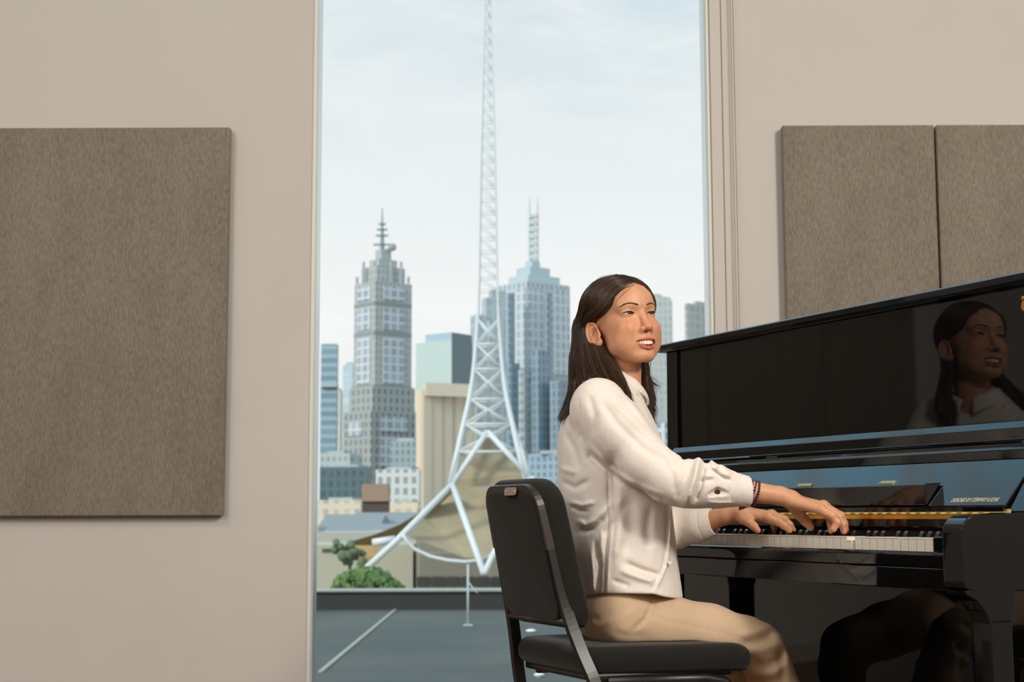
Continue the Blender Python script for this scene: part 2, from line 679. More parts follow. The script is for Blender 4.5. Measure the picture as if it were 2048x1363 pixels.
for left, t0, t1, y0, y1 in ((True, .2, .7, 840, 868), (False, .2, .75, 830, 860), (False, .2, .75, 872, 930)):
    q = MB()
    face_panel(q, 686, 742, 836, 680, left, t0, t1, y0, y1)
    place(q.build('window_panel', fg), R_)
m_mast = mat('mast_steel', srgb(140, 152, 155), rough=.5)
q = MB()
ax = at(764, 500, 726)
zt = [zat(y, 726) for y in (500, 470, 445, 415)]
q.tube([(ax[0], ax[1], zt[0]), (ax[0], ax[1], zt[1]), (ax[0], ax[1], zt[2]), (ax[0], ax[1], zt[3])], [1.3, .9, .5, .25], 8)
for y, r in ((488, 4.2), (470, 3.0), (458, 2.6), (447, 1.8)):
    z = zat(y, 726)
    q.box(ax[0] - r, ax[0] + r, ax[1] - .5, ax[1] + .5, z - .45, z + .45)
    q.box(ax[0] - .5, ax[0] + .5, ax[1] - r, ax[1] + r, z - .45, z + .45)
dp = at(785, 494, 722)
q.ball(dp, 2.0, 10, (1, .5, 1))
q.tube([dp, (ax[0], ax[1], zat(503, 726))], .5, 6)
place(q.build('mast', m_mast), R_)

# slim towers at the left edge of the pane
R_ = building('slim_tower', 'slim blue glass tower at the left edge of the window pane', 660, 600)
q = MB()
block(q, 640, 672, 675, 600, 686, None, .3)
place(q.build('shaft', facade('teal_facade', srgb(150, 172, 182), srgb(120, 155, 172), 30, 3.6, .8)), R_)
q = MB()
block(q, 640, 672, 676, 598, 765, 772, .3)
place(q.build('plant_floor', m_crown), R_)
R_ = building('slim_tower', 'pale blue tower just behind the left side of the grey stepped tower', 690, 900)
q = MB()
block(q, 684, 704, 730, 900, 727)
place(q.build('shaft', facade('pale_facade', srgb(170, 192, 202), srgb(186, 206, 214), 6, 4, .8)), R_)
q = MB()
block(q, 690, 706, 724, 905, 722, 730)
place(q.build('roof_plant', m_crown), R_)
R_ = building('slim_tower', 'narrow cream slab standing between two blue towers at the left of the view', 672, 640)
q = MB()
block(q, 664, 679, 684, 640, 780, None, .4)
place(q.build('shaft', facade('cream_slab', srgb(214, 208, 196), srgb(190, 188, 180), 3, 3.2, .8)), R_)
q = MB()
block(q, 668, 678, 682, 642, 775, 782, .4)
place(q.build('roof_plant', m_crown), R_)

# aqua glass building with dark flank
R_ = building('glass_building', 'aqua glass building with dark flank left of the spire', 880, 520)
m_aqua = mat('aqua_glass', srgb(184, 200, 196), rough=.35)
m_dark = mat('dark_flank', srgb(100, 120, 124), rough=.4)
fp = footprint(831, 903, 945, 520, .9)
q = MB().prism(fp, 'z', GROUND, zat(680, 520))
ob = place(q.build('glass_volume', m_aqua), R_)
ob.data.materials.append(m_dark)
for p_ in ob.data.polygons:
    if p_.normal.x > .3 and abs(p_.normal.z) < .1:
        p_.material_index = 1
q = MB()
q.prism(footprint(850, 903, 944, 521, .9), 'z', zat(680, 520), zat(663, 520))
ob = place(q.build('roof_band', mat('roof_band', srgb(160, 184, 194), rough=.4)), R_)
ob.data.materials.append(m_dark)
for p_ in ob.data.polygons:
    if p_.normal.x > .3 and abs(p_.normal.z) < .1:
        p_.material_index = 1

# sandstone coloured block with fins
R_ = building('finned_building', 'sandy beige building with upright fins behind the left leg of the spire', 890, 380)
m_sand = mat('sand_stone', srgb(214, 200, 178), rough=.7)
q = MB()
block(q, 832, 848, 950, 380, 778, None, .5)
place(q.build('body', facade('sand_facade', srgb(216, 200, 176), srgb(196, 184, 164), 2.6, 40, .9)), R_)
q = MB()
block(q, 846, 851, 951, 379.5, 764, 790, .5)
place(q.build('cornice', m_sand), R_)

# big twin-shaft blue tower with stepped roof and ladder mast
R_ = building('office_tower', 'broad blue-grey tower with stepped roof and ladder mast behind her head', 1067, 620)
fblue = facade('blue_facade', srgb(184, 194, 198), srgb(148, 168, 182), 2.0, 3.4, .62, .3)
fdeep = facade('deep_blue', srgb(138, 158, 170), srgb(106, 134, 154), 2.0, 3.4, .55, .25)
q = MB()
block(q, 992, 1055, 1142, 620, 561)
place(q.build('shaft', fblue), R_)
q = MB()
block(q, 1014, 1020, 1030, 612, 585, None, .8)
block(q, 1092, 1097, 1104, 618, 585, None, .8)
block(q, 1008, 1022, 1040, 606, 725, None, .8)
block(q, 1064, 1078, 1100, 606, 700, None, .8)
block(q, 1100, 1120, 1143, 603, 760, None, .8)
place(q.build('glass_bay', fdeep), R_)
fpale = facade('pale_blue_panels', srgb(198, 206, 210), srgb(166, 184, 196), 2.4, 3.9, .5, .3)
for left, t0, t1, y0, y1 in ((True, .02, .30, 570, 900), (True, .66, .96, 575, 900), (False, .03, .36, 575, 746), (False, .60, .97, 570, 745)):
    q = MB()
    face_panel(q, 992, 1055, 1142, 620, left, t0, t1, y0, y1)
    place(q.build('window_panel', fpale), R_)
q = MB()
face_panel(q, 992, 1055, 1142, 620, False, 0, 1, 748, 756, .8)
place(q.build('plant_floor', m_crown), R_)
q = MB()
block(q, 1018, 1058, 1122, 628, 548, 563)
block(q, 1034, 1062, 1102, 634, 532, 550)
block(q, 1052, 1066, 1082, 640, 521, 534)
place(q.build('stepped_roof', mat('roof_steps', srgb(176, 190, 196), rough=.5)), R_)
q = MB()
for x in (1059, 1075):
    p0, p1 = at(x, 522, 642), at(x, 392, 642)
    q.tube([p0, at(x, 430, 642), p1], [.55, .5, .12], 6)
for i, y in enumerate(range(432, 520, 14)):
    p0, p1 = at(1059, y, 642), at(1075, y, 642)
    q.box(p0[0], p1[0], p0[1] - .8, p0[1] + .8, p0[2] - .75, p0[2] + .75)
    q.tube([at(1059, y + 2, 642), at(1075, y + 12, 642)], .35, 5)
place(q.build('ladder_mast', mat('pale_steel', srgb(190, 198, 200), rough=.5)), R_)
R_ = building('stepped_tower', 'grey stepped tower seen through the spire lattice', 968, 560)
q = MB()
block(q, 941, 952, 1010, 560, 628)
block(q, 964, 972, 1012, 566, 594)
place(q.build('shaft', facade('grey_blue', srgb(170, 184, 190), srgb(156, 174, 184), 3.4, 3.8, .7)), R_)
q = MB()
block(q, 978, 984, 1012, 570, 580, 600)
place(q.build('roof_plant', m_crown), R_)
R_ = building('slim_tower', 'white ribbed slab in front of the broad blue tower', 1043, 540)
q = MB()
block(q, 1038, 1041, 1049, 540, 740, None, .6)
place(q.build('shaft', facade('white_ribs', srgb(206, 212, 212), srgb(180, 190, 194), 40, 3.3, 1.0)), R_)
q = MB()
block(q, 1040, 1042, 1047, 541, 734, 742, .6)
place(q.build('roof_plant', m_crown), R_)

# towers right of her head
R_ = building('office_tower', 'grey tower with cut roof corner just right of her face', 1320, 640)
q = MB()
z1 = zat(590, 640)
x0, x1 = at(1268, 700, 640)[0], at(1346, 700, 640)[0]
sc_ = 640 / FPX
q.prism([(x0, GROUND), (x1, GROUND), (x1, z1 - 14 * sc_), (x1 - 5 * sc_, z1 - 5 * sc_), (x1 - 18 * sc_, z1 - 4 * sc_), (x1 - 22 * sc_, z1), (x0, z1 + 1)], 'y', 640, 662)
place(q.build('shaft', facade('hazy_grey', srgb(180, 188, 187), srgb(168, 179, 181), 2.2, 3.2, .6)), R_)
q = MB().box(x0 + 2, x1 - 24 * sc_, 645, 655, z1, z1 + 1.2)
place(q.build('roof_plant', m_crown), R_)
R_ = building('office_tower', 'plain grey tower above the piano lid at the right window edge', 1400, 560)
q = MB()
block(q, 1374, 1380, 1460, 560, 607, None, .3)
place(q.build('shaft', facade('plain_grey', srgb(168, 176, 175), srgb(158, 167, 169), 2.2, 3.2, .6)), R_)
q = MB()
block(q, 1392, 1398, 1450, 564, 603, 610, .3)
place(q.build('roof_plant', m_crown), R_)

# low town between the towers and the spire
low = [
    ('low_building', 'dark teal glass block low at the left of the view', 640, 736, 742, 330, 932, (84, 108, 114), (70, 96, 104)),
    ('low_building', 'white office block beside the brown cube', 752, 838, 842, 300, 937, (206, 210, 206), (150, 165, 170)),
    ('low_building', 'cream flat-roofed block at the left under the teal one', 636, 722, 726, 240, 998, (214, 204, 186), (196, 188, 172)),
    ('low_building', 'cream flat-roofed block right of the brown cube', 780, 836, 842, 236, 1003, (216, 204, 180), (190, 182, 166)),
    ('low_building', 'grey housing block far behind the teal block', 640, 700, 725, 420, 905, (170, 184, 186), (150, 165, 170)),
    ('low_building', 'pale blue office slab filling the gap behind the sandy building', 780, 838, 850, 430, 880, (150, 166, 170), (120, 140, 150)),
    ('low_building', 'blue glass block low behind the woman right of the spire', 1056, 1150, 1330, 420, 905, (150, 172, 184), (110, 142, 164)),
    ('low_building', 'long pale block behind the gap between her hair and the piano', 1180, 1330, 1500, 300, 846, (196, 208, 212), (128, 152, 170)),
]
for nm, lb, xl, xc, xr, Dm, yt, c1, c2_ in low:
    R_ = building(nm, lb, (xl + xr) / 2, Dm)
    q = MB()
    block(q, xl, xc, xr, Dm, yt, None, .5)
    place(q.build('body', facade(nm + '_wall', srgb(*c1), srgb(*c2_), 1.7, 2.2, .42)), R_)
    q = MB()
    block(q, xl + (xc - xl) * .25, xc - (xc - xl) * .2, xc, Dm + 3, yt - 5, yt + 2, .5)
    place(q.build('roof_plant', m_crown), R_)
R_ = building('brown_cube', 'brown cubic building with dark base', 752, 210)
q = MB()
block(q, 724, 778, 781, 210, 966, 1001, .6)
place(q.build('clad_box', mat('brown_cladding', srgb(150, 124, 108), rough=.7)), R_)
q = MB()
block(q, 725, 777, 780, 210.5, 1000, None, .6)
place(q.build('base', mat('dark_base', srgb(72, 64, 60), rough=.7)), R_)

m_town = mat('town_ground', srgb(128, 134, 128), rough=.95, spec=.1)
vary(m_town, srgb(104, 112, 98), srgb(146, 144, 138), scale=.05, detail=8)
gplane = structure(MB().box(-500, 500, 31, 1500, GROUND - 1, GROUND).build('ground', m_town))
# long low hall roofs and the stone podium building behind the parapet
R_ = building('hall', 'long low hall with pale blue-grey roofs left of the spire leg', 760, 165)
q = MB()
for x0, x1, y0, Dm in ((636, 760, 1028, 172), (700, 860, 1024, 180), (640, 820, 1048, 160), (640, 730, 1062, 150)):
    a, b_ = at(x0, y0, Dm), at(x1, y0, Dm)
    q.prism([(Dm, a[2] - 1.4), (Dm + 8, a[2]), (Dm + 16, a[2] - 1.4), (Dm + 16, a[2] - 5), (Dm, a[2] - 5)], 'x', a[0], b_[0])
place(q.build('roof', mat('hall_roof', srgb(134, 142, 146), rough=.7, spec=.2)), R_)
q = MB()
a, b_ = at(630, 1070, 148), at(850, 1070, 148)
q.box(a[0], b_[0], 150, 190, GROUND, zat(1062, 150))
place(q.build('wall', mat('hall_wall', srgb(176, 176, 164), rough=.8)), R_)
R_ = building('podium_building', 'grey stone podium building under the spire skirt', 960, 128)
q = MB()
a, b_ = at(832, 1100, 128), at(1300, 1100, 128)
q.box(a[0], b_[0], 128, 146, GROUND, zat(1066, 128))
place(q.build('wall', facade('podium_stone', srgb(150, 148, 134), srgb(140, 139, 126), 6, 2.4, .08)), R_)
q = MB()
for x in range(846, 1280, 30):
    a = at(x, 1162, 127.9)
    q.box(a[0] - .54, a[0] + .54, 127.8, 128.2, a[2] - .4, a[2] + .4)
place(q.build('dark_opening', mat('opening', srgb(52, 56, 54), rough=.7)), R_)
R_ = building('annex', 'cream annex wall at the far left behind the round tree', 690, 130)
q = MB()
a, b_ = at(600, 1100, 130), at(826, 1100, 130)
q.box(a[0], b_[0], 130, 146, GROUND, zat(1088, 130))
place(q.build('wall', mat('annex_wall', srgb(176, 172, 152), rough=.8)), R_)
q = MB()
for x in (656, 688, 716):
    a = at(x, 1100, 129.9)
    q.box(a[0] - .5, a[0] + .5, 129.9, 130.1, a[2] - .15, a[2] + .15)
place(q.build('window', mat('annex_window', srgb(70, 76, 72), rough=.4)), R_)

# lattice spire
SD = 120.0
sp0 = at(977, 968, SD)
R_ = thing('lattice_spire', (sp0[0], SD, GROUND), 0, 'white steel lattice spire rising out of the frame in the middle of the window', 'spire')
m_sp = mat('white_steel', srgb(208, 214, 216), rough=.5)
m_spd = mat('grey_steel', srgb(186, 194, 197), rough=.5)
px = SD / FPX


def sp_pt(dx, y, dy=0.0):
    return (sp0[0] + dx * px, SD + dy * px, zat(y, SD))


prof = [(-260, 1.0), (-60, 4.5), (0, 6), (120, 9), (300, 13.5), (430, 16), (560, 18), (640, 21), (700, 25), (760, 31), (800, 37), (850, 48), (905, 60), (968, 74)]


def hw(y):
    return float(np.interp(y, [p[0] for p in prof], [p[1] for p in prof]))


ch_, br_ = MB(), MB()
ys = list(range(-250, 600, 26))
for sx_ in (-1, 1):
    for sy_ in (-1, 1):
        yy = [-260] + list(range(-240, 640, 40)) + [640, 680, 720, 760, 800, 850, 905, 968]
        pts = [sp_pt(sx_ * hw(y), y, sy_ * hw(y)) for y in yy]
        ch_.tube(pts, [.06 if y < 200 else (.09 if y < 620 else .12 + .10 * min(1, (y - 620) / 200)) for y in yy], 6)
for y0, y1 in zip(ys[:-1], ys[1:]):
    for s in (-1, 1):
        a0, a1 = hw(y0), hw(y1)
        br_.tube([sp_pt(-a0, y0, s * a0), sp_pt(a1, y1, s * a1)], .035, 4)
        br_.tube([sp_pt(s * a0, y0, -a0), sp_pt(s * a1, y1, a1)], .035, 4)
        br_.tube([sp_pt(-a1, y1, s * a1), sp_pt(a1, y1, s * a1)], .03, 4)
lv = [640, 690, 740, 800, 850, 905]
for y0, y1 in zip(lv[:-1], lv[1:]):
    a0, a1 = hw(y0), hw(y1)
    for s in (-1, 1):
        for (xa, xb) in ((-1, 1), (1, -1)):
            ch_.tube([sp_pt(xa * a0, y0, s * a0), sp_pt(xb * a1, y1, s * a1)], .085, 6)
            ch_.tube([sp_pt(s * a0, y0, xa * a0), sp_pt(s * a1, y1, xb * a1)], .085, 6)
        ch_.tube([sp_pt(-a1, y1, s * a1), sp_pt(a1, y1, s * a1)], .10, 6)
        ch_.tube([sp_pt(s * a1, y1, -a1), sp_pt(s * a1, y1, a1)], .10, 6)
ch_.tube([sp_pt(0, 640), sp_pt(0, 850)], .10, 6)
place(ch_.build('lattice', m_sp, None, True), R_)
place(br_.build('fine_bracing', m_spd, None, True), R_)
lg = MB()
apex = at(975, 862, SD - 2)
nodes = {'l': at(905, 968, SD - 3), 'r': at(1060, 955, SD - 3), 'lb': at(925, 960, SD + 3), 'rb': at(1046, 950, SD + 3)}
for k_ in ('l', 'r'):
    lg.tube([apex, nodes[k_]], .22, 8)
lg.tube([sp_pt(-48, 850, -40), nodes['l']], .20, 8)
lg.tube([sp_pt(48, 850, -40), nodes['r']], .20, 8)
f1, f2, f3 = at(728, 1140, SD - 6), at(968, 1147, SD - 12), at(1220, 1120, SD - 5)
lg.tube([nodes['l'], at(790, 1084, SD - 5), f1], .26, 8)
lg.tube([nodes['l'], f2], .24, 8)
lg.tube([nodes['r'], f2], .22, 8)
lg.tube([nodes['r'], f3], .26, 8)
lg.tube([at(745, 1085, SD - 4), at(790, 1078, SD - 4)], .30, 8)
place(lg.build('splayed_leg', m_sp, None, True), R_)
rail = MB().tube([at(x, y, SD - 9) for x, y in ((803, 1062), (812, 1080), (830, 1098), (860, 1112), (895, 1120), (930, 1123), (962, 1119), (990, 1108))], .14, 6)
place(rail.build('curved_rail', m_sp, None, True), R_)

m_skirt = mat('tan_mesh', srgb(158, 148, 122), rough=.85)
m_gold = mat('gold_mesh', srgb(166, 138, 88), rough=.8)
vary(m_skirt, srgb(150, 141, 118), srgb(168, 154, 124), scale=.5, detail=3)


def sheet(name, m, rows, root, th=.12):
    """curved cladding sheet through rows of points, with thickness"""
    V, F_ = [], []
    nr, nc = len(rows), len(rows[0])
    for off in (0, th):
        for r in rows:
            for p in r:
                V.append((p[0], p[1] + off, p[2]))
    s = nr * nc
    for i in range(nr - 1):
        for j in range(nc - 1):
            a = i * nc + j
            F_.append((a, a + 1, a + nc + 1, a + nc))
            F_.append((s + a, s + a + nc, s + a + nc + 1, s + a + 1))
    for i in range(nr - 1):
        for j in (0, nc - 1):
            a = i * nc + j
            F_.append((a, a + nc, s + a + nc, s + a))
    for j in range(nc - 1):
        for i in (0, nr - 1):
            a = i * nc + j
            F_.append((a, s + a, s + a + 1, a + 1))
    return place(np_mesh(name, V, F_, m, None, False), root)


sheet('mesh_skirt', m_skirt, [[at(975, 868, SD), at(976, 868, SD)], [at(948, 905, SD), at(1010, 900, SD)], [at(915, 958, SD - 1), at(1060, 948, SD - 1)], [at(905, 975, SD - 1), at(1085, 965, SD - 1)]], R_)
sheet('mesh_skirt', m_skirt, [[at(905, 972, SD + 3), at(980, 975, SD + 3), at(1085, 965, SD + 3)], [at(850, 1030, SD), at(960, 1040, SD), at(1100, 1030, SD)], [at(806, 1068, SD - 4), at(930, 1115, SD - 4), at(1110, 1110, SD - 4)]], R_)
sheet('gold_skirt', m_gold, [[at(x, y, SD - 1) for x, y in ((905, 975), (860, 1012), (800, 1048), (750, 1068), (695, 1084))], [at(x, y, SD + 1) for x, y in ((905, 985), (862, 1026), (806, 1066), (760, 1092), (700, 1096))]], R_)
sheet('gold_skirt', m_gold, [[at(x, y, SD - 3) for x, y in ((700, 1090), (760, 1090))], [at(x, y, SD - 4) for x, y in ((712, 1112), (750, 1112))], [at(x, y, SD - 4) for x, y in ((720, 1140), (745, 1140))]], R_)

# round tree behind the parapet
m_leaf = mat('foliage', srgb(88, 122, 62), rough=.7)
vary(m_leaf, srgb(58, 88, 40), srgb(104, 134, 70), scale=1.4, detail=6)
m_bark = mat('bark', srgb(88, 74, 60), rough=.9)
tp = at(738, 1160, 60)
TR = thing('round_tree', (tp[0], 60, GROUND), 0, 'rounded green tree behind the dark roof parapet at the left', 'tree')
c = MB()
rs = random.Random(3)
for i in range(420):
    a = rs.uniform(0, 2 * math.pi)
    rr = rs.random() ** .5
    x, y = math.cos(a) * rr * 1.42, math.sin(a) * rr * 1.15
    z = .98 * math.sqrt(max(0, 1 - rr * rr)) * rs.uniform(.72, 1.03) + (-.10 * x)
    t = bmesh.new()
    bmesh.ops.create_icosphere(t, subdivisions=1, radius=rs.uniform(.07, .15))
    for v in t.verts:
        v.co = v.co * rs.uniform(.7, 1.3) + Vector((tp[0] + x, 60 + y, zat(1172, 60) + z - .25))
    c._join(t)
c.ball((tp[0], 60, zat(1178, 60) - .45), 1.0, 14, (1.3, 1.0, .95))
place(c.build('crown', m_leaf), TR)
place(MB().tube([(tp[0], 60, GROUND), (tp[0] + .1, 60, -8), (tp[0], 60, -3)], [.3, .22, .16], 8).build('trunk', m_bark), TR)
tp2 = at(700, 1110, 104)
TR = thing('small_tree', (tp2[0], 104, GROUND), 0, 'small dark tree against the cream annex wall', 'tree')
c = MB()
for i in range(24):
    c.ball((tp2[0] + rs.gauss(0, .45), 104 + rs.gauss(0, .4), tp2[2] + rs.gauss(0, .4)), rs.uniform(.2, .4), 8)
for v in c.bm.verts:
    v.co += Vector((rs.uniform(-1, 1), rs.uniform(-1, 1), rs.uniform(-1, 1))) * .06
place(c.build('crown', mat('dark_foliage', srgb(92, 112, 84), rough=.8)), TR)
place(MB().tube([(tp2[0], 104, GROUND), (tp2[0], 104, tp2[2])], [.2, .1], 8).build('trunk', m_bark), TR)

# the flat roof directly outside: membrane, parapet with its metal cap, seam, pole and domes
ZR = zat(1218, 23.5)
m_roof = mat('roof_membrane', srgb(84, 90, 88), rough=.8, spec=.12)
vary(m_roof, srgb(80, 87, 86), srgb(91, 95, 92), scale=.6, detail=5)
structure(MB().box(-12, 14, WALL_Y + D, 23.5, ZR - .2, ZR).build('roof_slab', m_roof))
m_par = mat('parapet_dark', srgb(44, 46, 44), rough=.6)
par = MB().box(-12, 14, 23.5, 23.9, ZR - .2, zat(1182, 23.5))
structure(par.build('parapet', m_par))
structure(MB().box(-12, 14, 23.44, 24.0, zat(1182, 23.5), zat(1178, 23.5), .005).build('parapet_cap', mat('cap_metal', srgb(150, 152, 146), rough=.4)))


def onroof(x, y):
    d = ray(x, y)
    return CAM + d * ((ZR - CAM[2]) / d[2])


s0, s1 = onroof(640, 1345), onroof(797, 1214)
sm = MB().strip([Vector((s0[0], s0[1], ZR + .008)), Vector((s1[0], s1[1], ZR + .008))], .045, .016, Vector((s1[1] - s0[1], s0[0] - s1[0], 0)))
tag(sm.build('roof_seam', mat('seam', srgb(150, 152, 140), rough=.6)), 'pale raised seam strip running diagonally over the grey flat roof', 'seam')
pb = onroof(936, 1250)
PO = thing('roof_pole', (pb[0], pb[1], ZR), 0, 'thin pale pole standing on the flat roof in front of the parapet', 'pole')
hp = at(936, 1128, pb[1])[2] - ZR
MB().tube([(0, 0, 0), (0, 0, hp)], .015, 8).build('mast', m_spd, PO, True)
MB().box(-.06, .06, -.06, .06, 0, .012).build('foot_plate', m_spd, PO)
MB().tube([(0, 0, hp * .72), (.10, 0, hp * .56), (.13, 0, hp * .52)], .009, 6).build('side_arm', m_spd, PO, True)
for (x, y, lb) in ((1062, 1264, 'white roof vent dome seen under the chair back'), (1078, 1353, 'white roof vent dome seen below the chair seat')):
    p = onroof(x, y)
    o = thing('roof_vent', (p[0], p[1], ZR), 0, lb, 'roof vent', 'white vents on the flat roof')
    s = p[1] / 18
    mw = mat('vent_white', srgb(226, 228, 222), rough=.5)
    MB().ball((0, 0, .02), .062 * s, 14, (1, 1, .35)).build('dome', mw, o)
    MB().tube([(0, 0, 0), (0, 0, .02)], .04 * s, 12).build('collar', mw, o)
# ================================================================== the piano
TH = math.radians(25.2)
P0 = at(1866, 1075.5, 2.83 / 1.0)
# the right front top corner of the white keys, fitted from the key spacing
P0 = np.array([0.798, 2.855, 0.743])
UU = np.array([-math.sin(TH), math.cos(TH), 0])       # towards the bass end
VV = np.array([math.cos(TH), math.sin(TH), 0])        # away from the player
RZ = math.atan2(-math.cos(TH), math.sin(TH))          # local x = player's right, local y = away from the player

m_lacq = mat('black_lacquer', (.0035, .0035, .0038, 1), rough=.03, spec=.45)
m_lacq2 = mat('black_satin', (.006, .006, .006, 1), rough=.25, spec=.4)
m_white = mat('key_white', srgb(226, 218, 204), rough=.22, spec=.5)
m_black = mat('key_black', (.008, .008, .009, 1), rough=.12)
m_brass = mat('brass', srgb(222, 172, 76), rough=.25, metal=1.0)
m_feltr = mat('red_felt', srgb(92, 30, 26), rough=.9)
m_letter = mat('letter_inlay', srgb(214, 208, 180), rough=.4)

PI_ = thing('upright_piano', (P0[0], P0[1], 0), RZ, 'glossy black upright piano with open fallboard that the woman plays', 'piano')
XA, XB = -1.222 - .135, .135                            # outer faces of the case
IN = .052                                               # thickness of side and arm


def side(x0, x1):
    pr = [(-.05, .665)] + [(-.016 - .034 * math.cos(t_), .752 + .034 * math.sin(t_)) for t_ in np.linspace(0, math.pi / 2, 12)] + [(.107, .792), (.187, .892), (.236, .945), (.238, 1.243),
          (.405, 1.243), (.405, 0), (.238, 0), (.238, .645), (-.03, .650), (-.045, .655)]
    return MB().prism(pr, 'x', x0, x1, .0025, 2).build('side_panel', m_lacq, PI_)


side(XB - IN, XB)
side(XA, XA + IN)
for x0 in (XB - .052, XA):
    lg = MB()
    lg.box(x0, x0 + .052, .008, .062, .03, .60, .004)
    lg.prism([(-.05, .652), (.075, .652), (.068, .62), (.062, .59), (.008, .59), (.0, .612), (-.018, .632), (-.04, .642)], 'x', x0, x0 + .052, .002)
    lg.box(x0 - .006, x0 + .058, .0, .30, .03, .09, .006)
    le = lg.build('leg', m_lacq, PI_)
    MB().tube([(x0 + .026, .03, 0), (x0 + .026, .03, .032)], .018, 12).build('caster', m_lacq2, le)
    # capital under the arm, seen mirrored in the lower panel
MB().box(XA + IN, XB - IN, .246, .266, .972, 1.243, .002).build('upper_panel', m_lacq, PI_)
MB().box(XA + IN, XB - IN, .246, .262, .125, .640, .002).build('lower_panel', m_lacq, PI_)
MB().box(XA + IN, XB - IN, .23, .27, .02, .122, .003).build('bottom_rail', m_lacq, PI_)
MB().box(XA + IN, XB - IN, .385, .40, .02, 1.24).build('back_board', m_lacq2, PI_)
lid = [(.219, 1.2645), (.2148, 1.2605), (.2148, 1.2495), (.2215, 1.2425), (.415, 1.2425), (.415, 1.2645)]
MB().prism(lid, 'x', XA - .018, XB + .018, .0012, 2).build('top_lid', m_lacq, PI_)
led = [(.246, .9735), (.2275, .9716), (.2155, .9568), (.2155, .936), (.211, .9315), (.2135, .926), (.2105, .919), (.2065, .914), (.2065, .896), (.246, .896)]
MB().prism(led, 'x', XA + IN, XB - IN, .0008, 1).build('ledge', m_lacq, PI_)
FA = math.radians(48)
fy, fz = .107, .804


def onfall(s, off=0.0):
    """point on the open fallboard, s metres up its slope"""
    return (fy + s * math.cos(FA) - off * math.sin(FA), fz + s * math.sin(FA) + off * math.cos(FA))


fb = [onfall(0), onfall(.122), onfall(.122, -.014), onfall(0, -.014)]
fall = MB().prism(fb, 'x', XA + IN, XB - IN - .002, .0015, 2).build('fallboard', m_lacq, PI_)
# folded lip of the fallboard hanging from its two small hinges
lip = MB()
lip.prism([(.103, .8065), (.103, .8465), (.1055, .8495), (.145, .8515), (.107, .8065)], 'x', -.955, -.137, .0015, 2)
lip.build('folding_lip', m_lacq, PI_)
for x0, x1 in ((-.632, -.579), (-.335, -.286)):
    h = MB()
    p, q_ = onfall(.0625, .0035), onfall(.0725, .0022)
    h.prism([p, q_, onfall(.0725, .0005), onfall(.0625, .0005)], 'x', x0, x1)
    for k in range(7):
        xx = x0 + (k + .5) * (x1 - x0) / 7
        h.tube([(xx - .0032, p[0], p[1]), (xx + .0032, p[0], p[1])], .0022, 8)
    h.build('lip_hinge', mat('pale_brass', srgb(216, 202, 150), rough=.35, metal=.8), PI_)
txt = bpy.data.curves.new('lettering', 'FONT')
txt.body = 'DESIGNED BY STEINWAY & SONS'
txt.size = .0150
txt.shear = .3
txt.extrude = .0002
to = bpy.data.objects.new('lettering', txt)
COL.objects.link(to)
to.parent = PI_
bpy.context.view_layer.update()
_me = bpy.data.meshes.new_from_object(to.evaluated_get(bpy.context.evaluated_depsgraph_get()))
bpy.data.objects.remove(to)
bpy.data.curves.remove(txt)
to = bpy.data.objects.new('lettering', _me)
COL.objects.link(to)
to.parent = PI_
_me.materials.clear()
_me.materials.append(m_letter)
wd = max(v.co.x for v in _me.vertices) - min(v.co.x for v in _me.vertices)
to.scale = (.130 / wd, 1, 1)
s = onfall(.0098, .0006)
to.location = (-.076, s[0], s[1])
to.rotation_euler = (FA, 0, 0)
to['label'] = 'pale inlaid words DESIGNED BY STEINWAY & SONS'

# brass hinge of the fallboard with its dark knuckle gaps and screws
h = MB()
h.prism([(.096, .7885), (.104, .7975), (.107, .7975), (.1, .7885)], 'x', XA + IN + .01, .099)
h.prism([(.0955, .7785), (.0955, .7872), (.099, .7872), (.099, .7785)], 'x', XA + IN + .01, .08)
for k in range(46):
    x0 = .095 - k * .03
    h.tube([(x0, .0965, .7895), (x0 - .0135, .0965, .7895)], .0021, 8)
for k in range(22):
    x0 = .05 - k * .06
    h.ball((x0, .0955, .7828), .0016, 8, (1, .4, 1))
h.build('brass_hinge', m_brass, PI_)
MB().box(XA + IN, XB - IN, .0995, .112, .762, .803, .0015).build('fallboard_tail', m_lacq, PI_)
MB().box(XA + IN, XB - IN, .142, .150, .744, .763).build('key_felt', m_feltr, PI_)
sl = [(-.003, .7182), (-.024, .7182), (-.0285, .7155), (-.030, .711), (-.030, .6905), (-.026, .6885), (-.003, .6885)]
MB().prism(sl, 'x', XA + IN, XB - IN, .001, 2).build('key_slip', m_lacq, PI_)
MB().box(XA + IN, XB - IN, -.028, .26, .647, .688, .002).build('key_bed', m_lacq, PI_)
for x0, x1 in ((.004, XB - IN), (XA + IN, -1.226)):
    MB().box(x0, x1, -.004, .15, .688, .7465, .003, 3).build('key_block', m_lacq, PI_)
# a partly seen brass emblem near the treble end of the upper panel
e = MB()
e.ball((.010, .2452, 1.2015), .011, 14, (.9, .06, 1))
e.ball((.006, .2452, 1.2175), .0045, 10, (1, .12, 1))
e.ball((.030, .2452, 1.207), .012, 14, (.8, .06, 1.1))
e.build('emblem', m_brass, PI_)

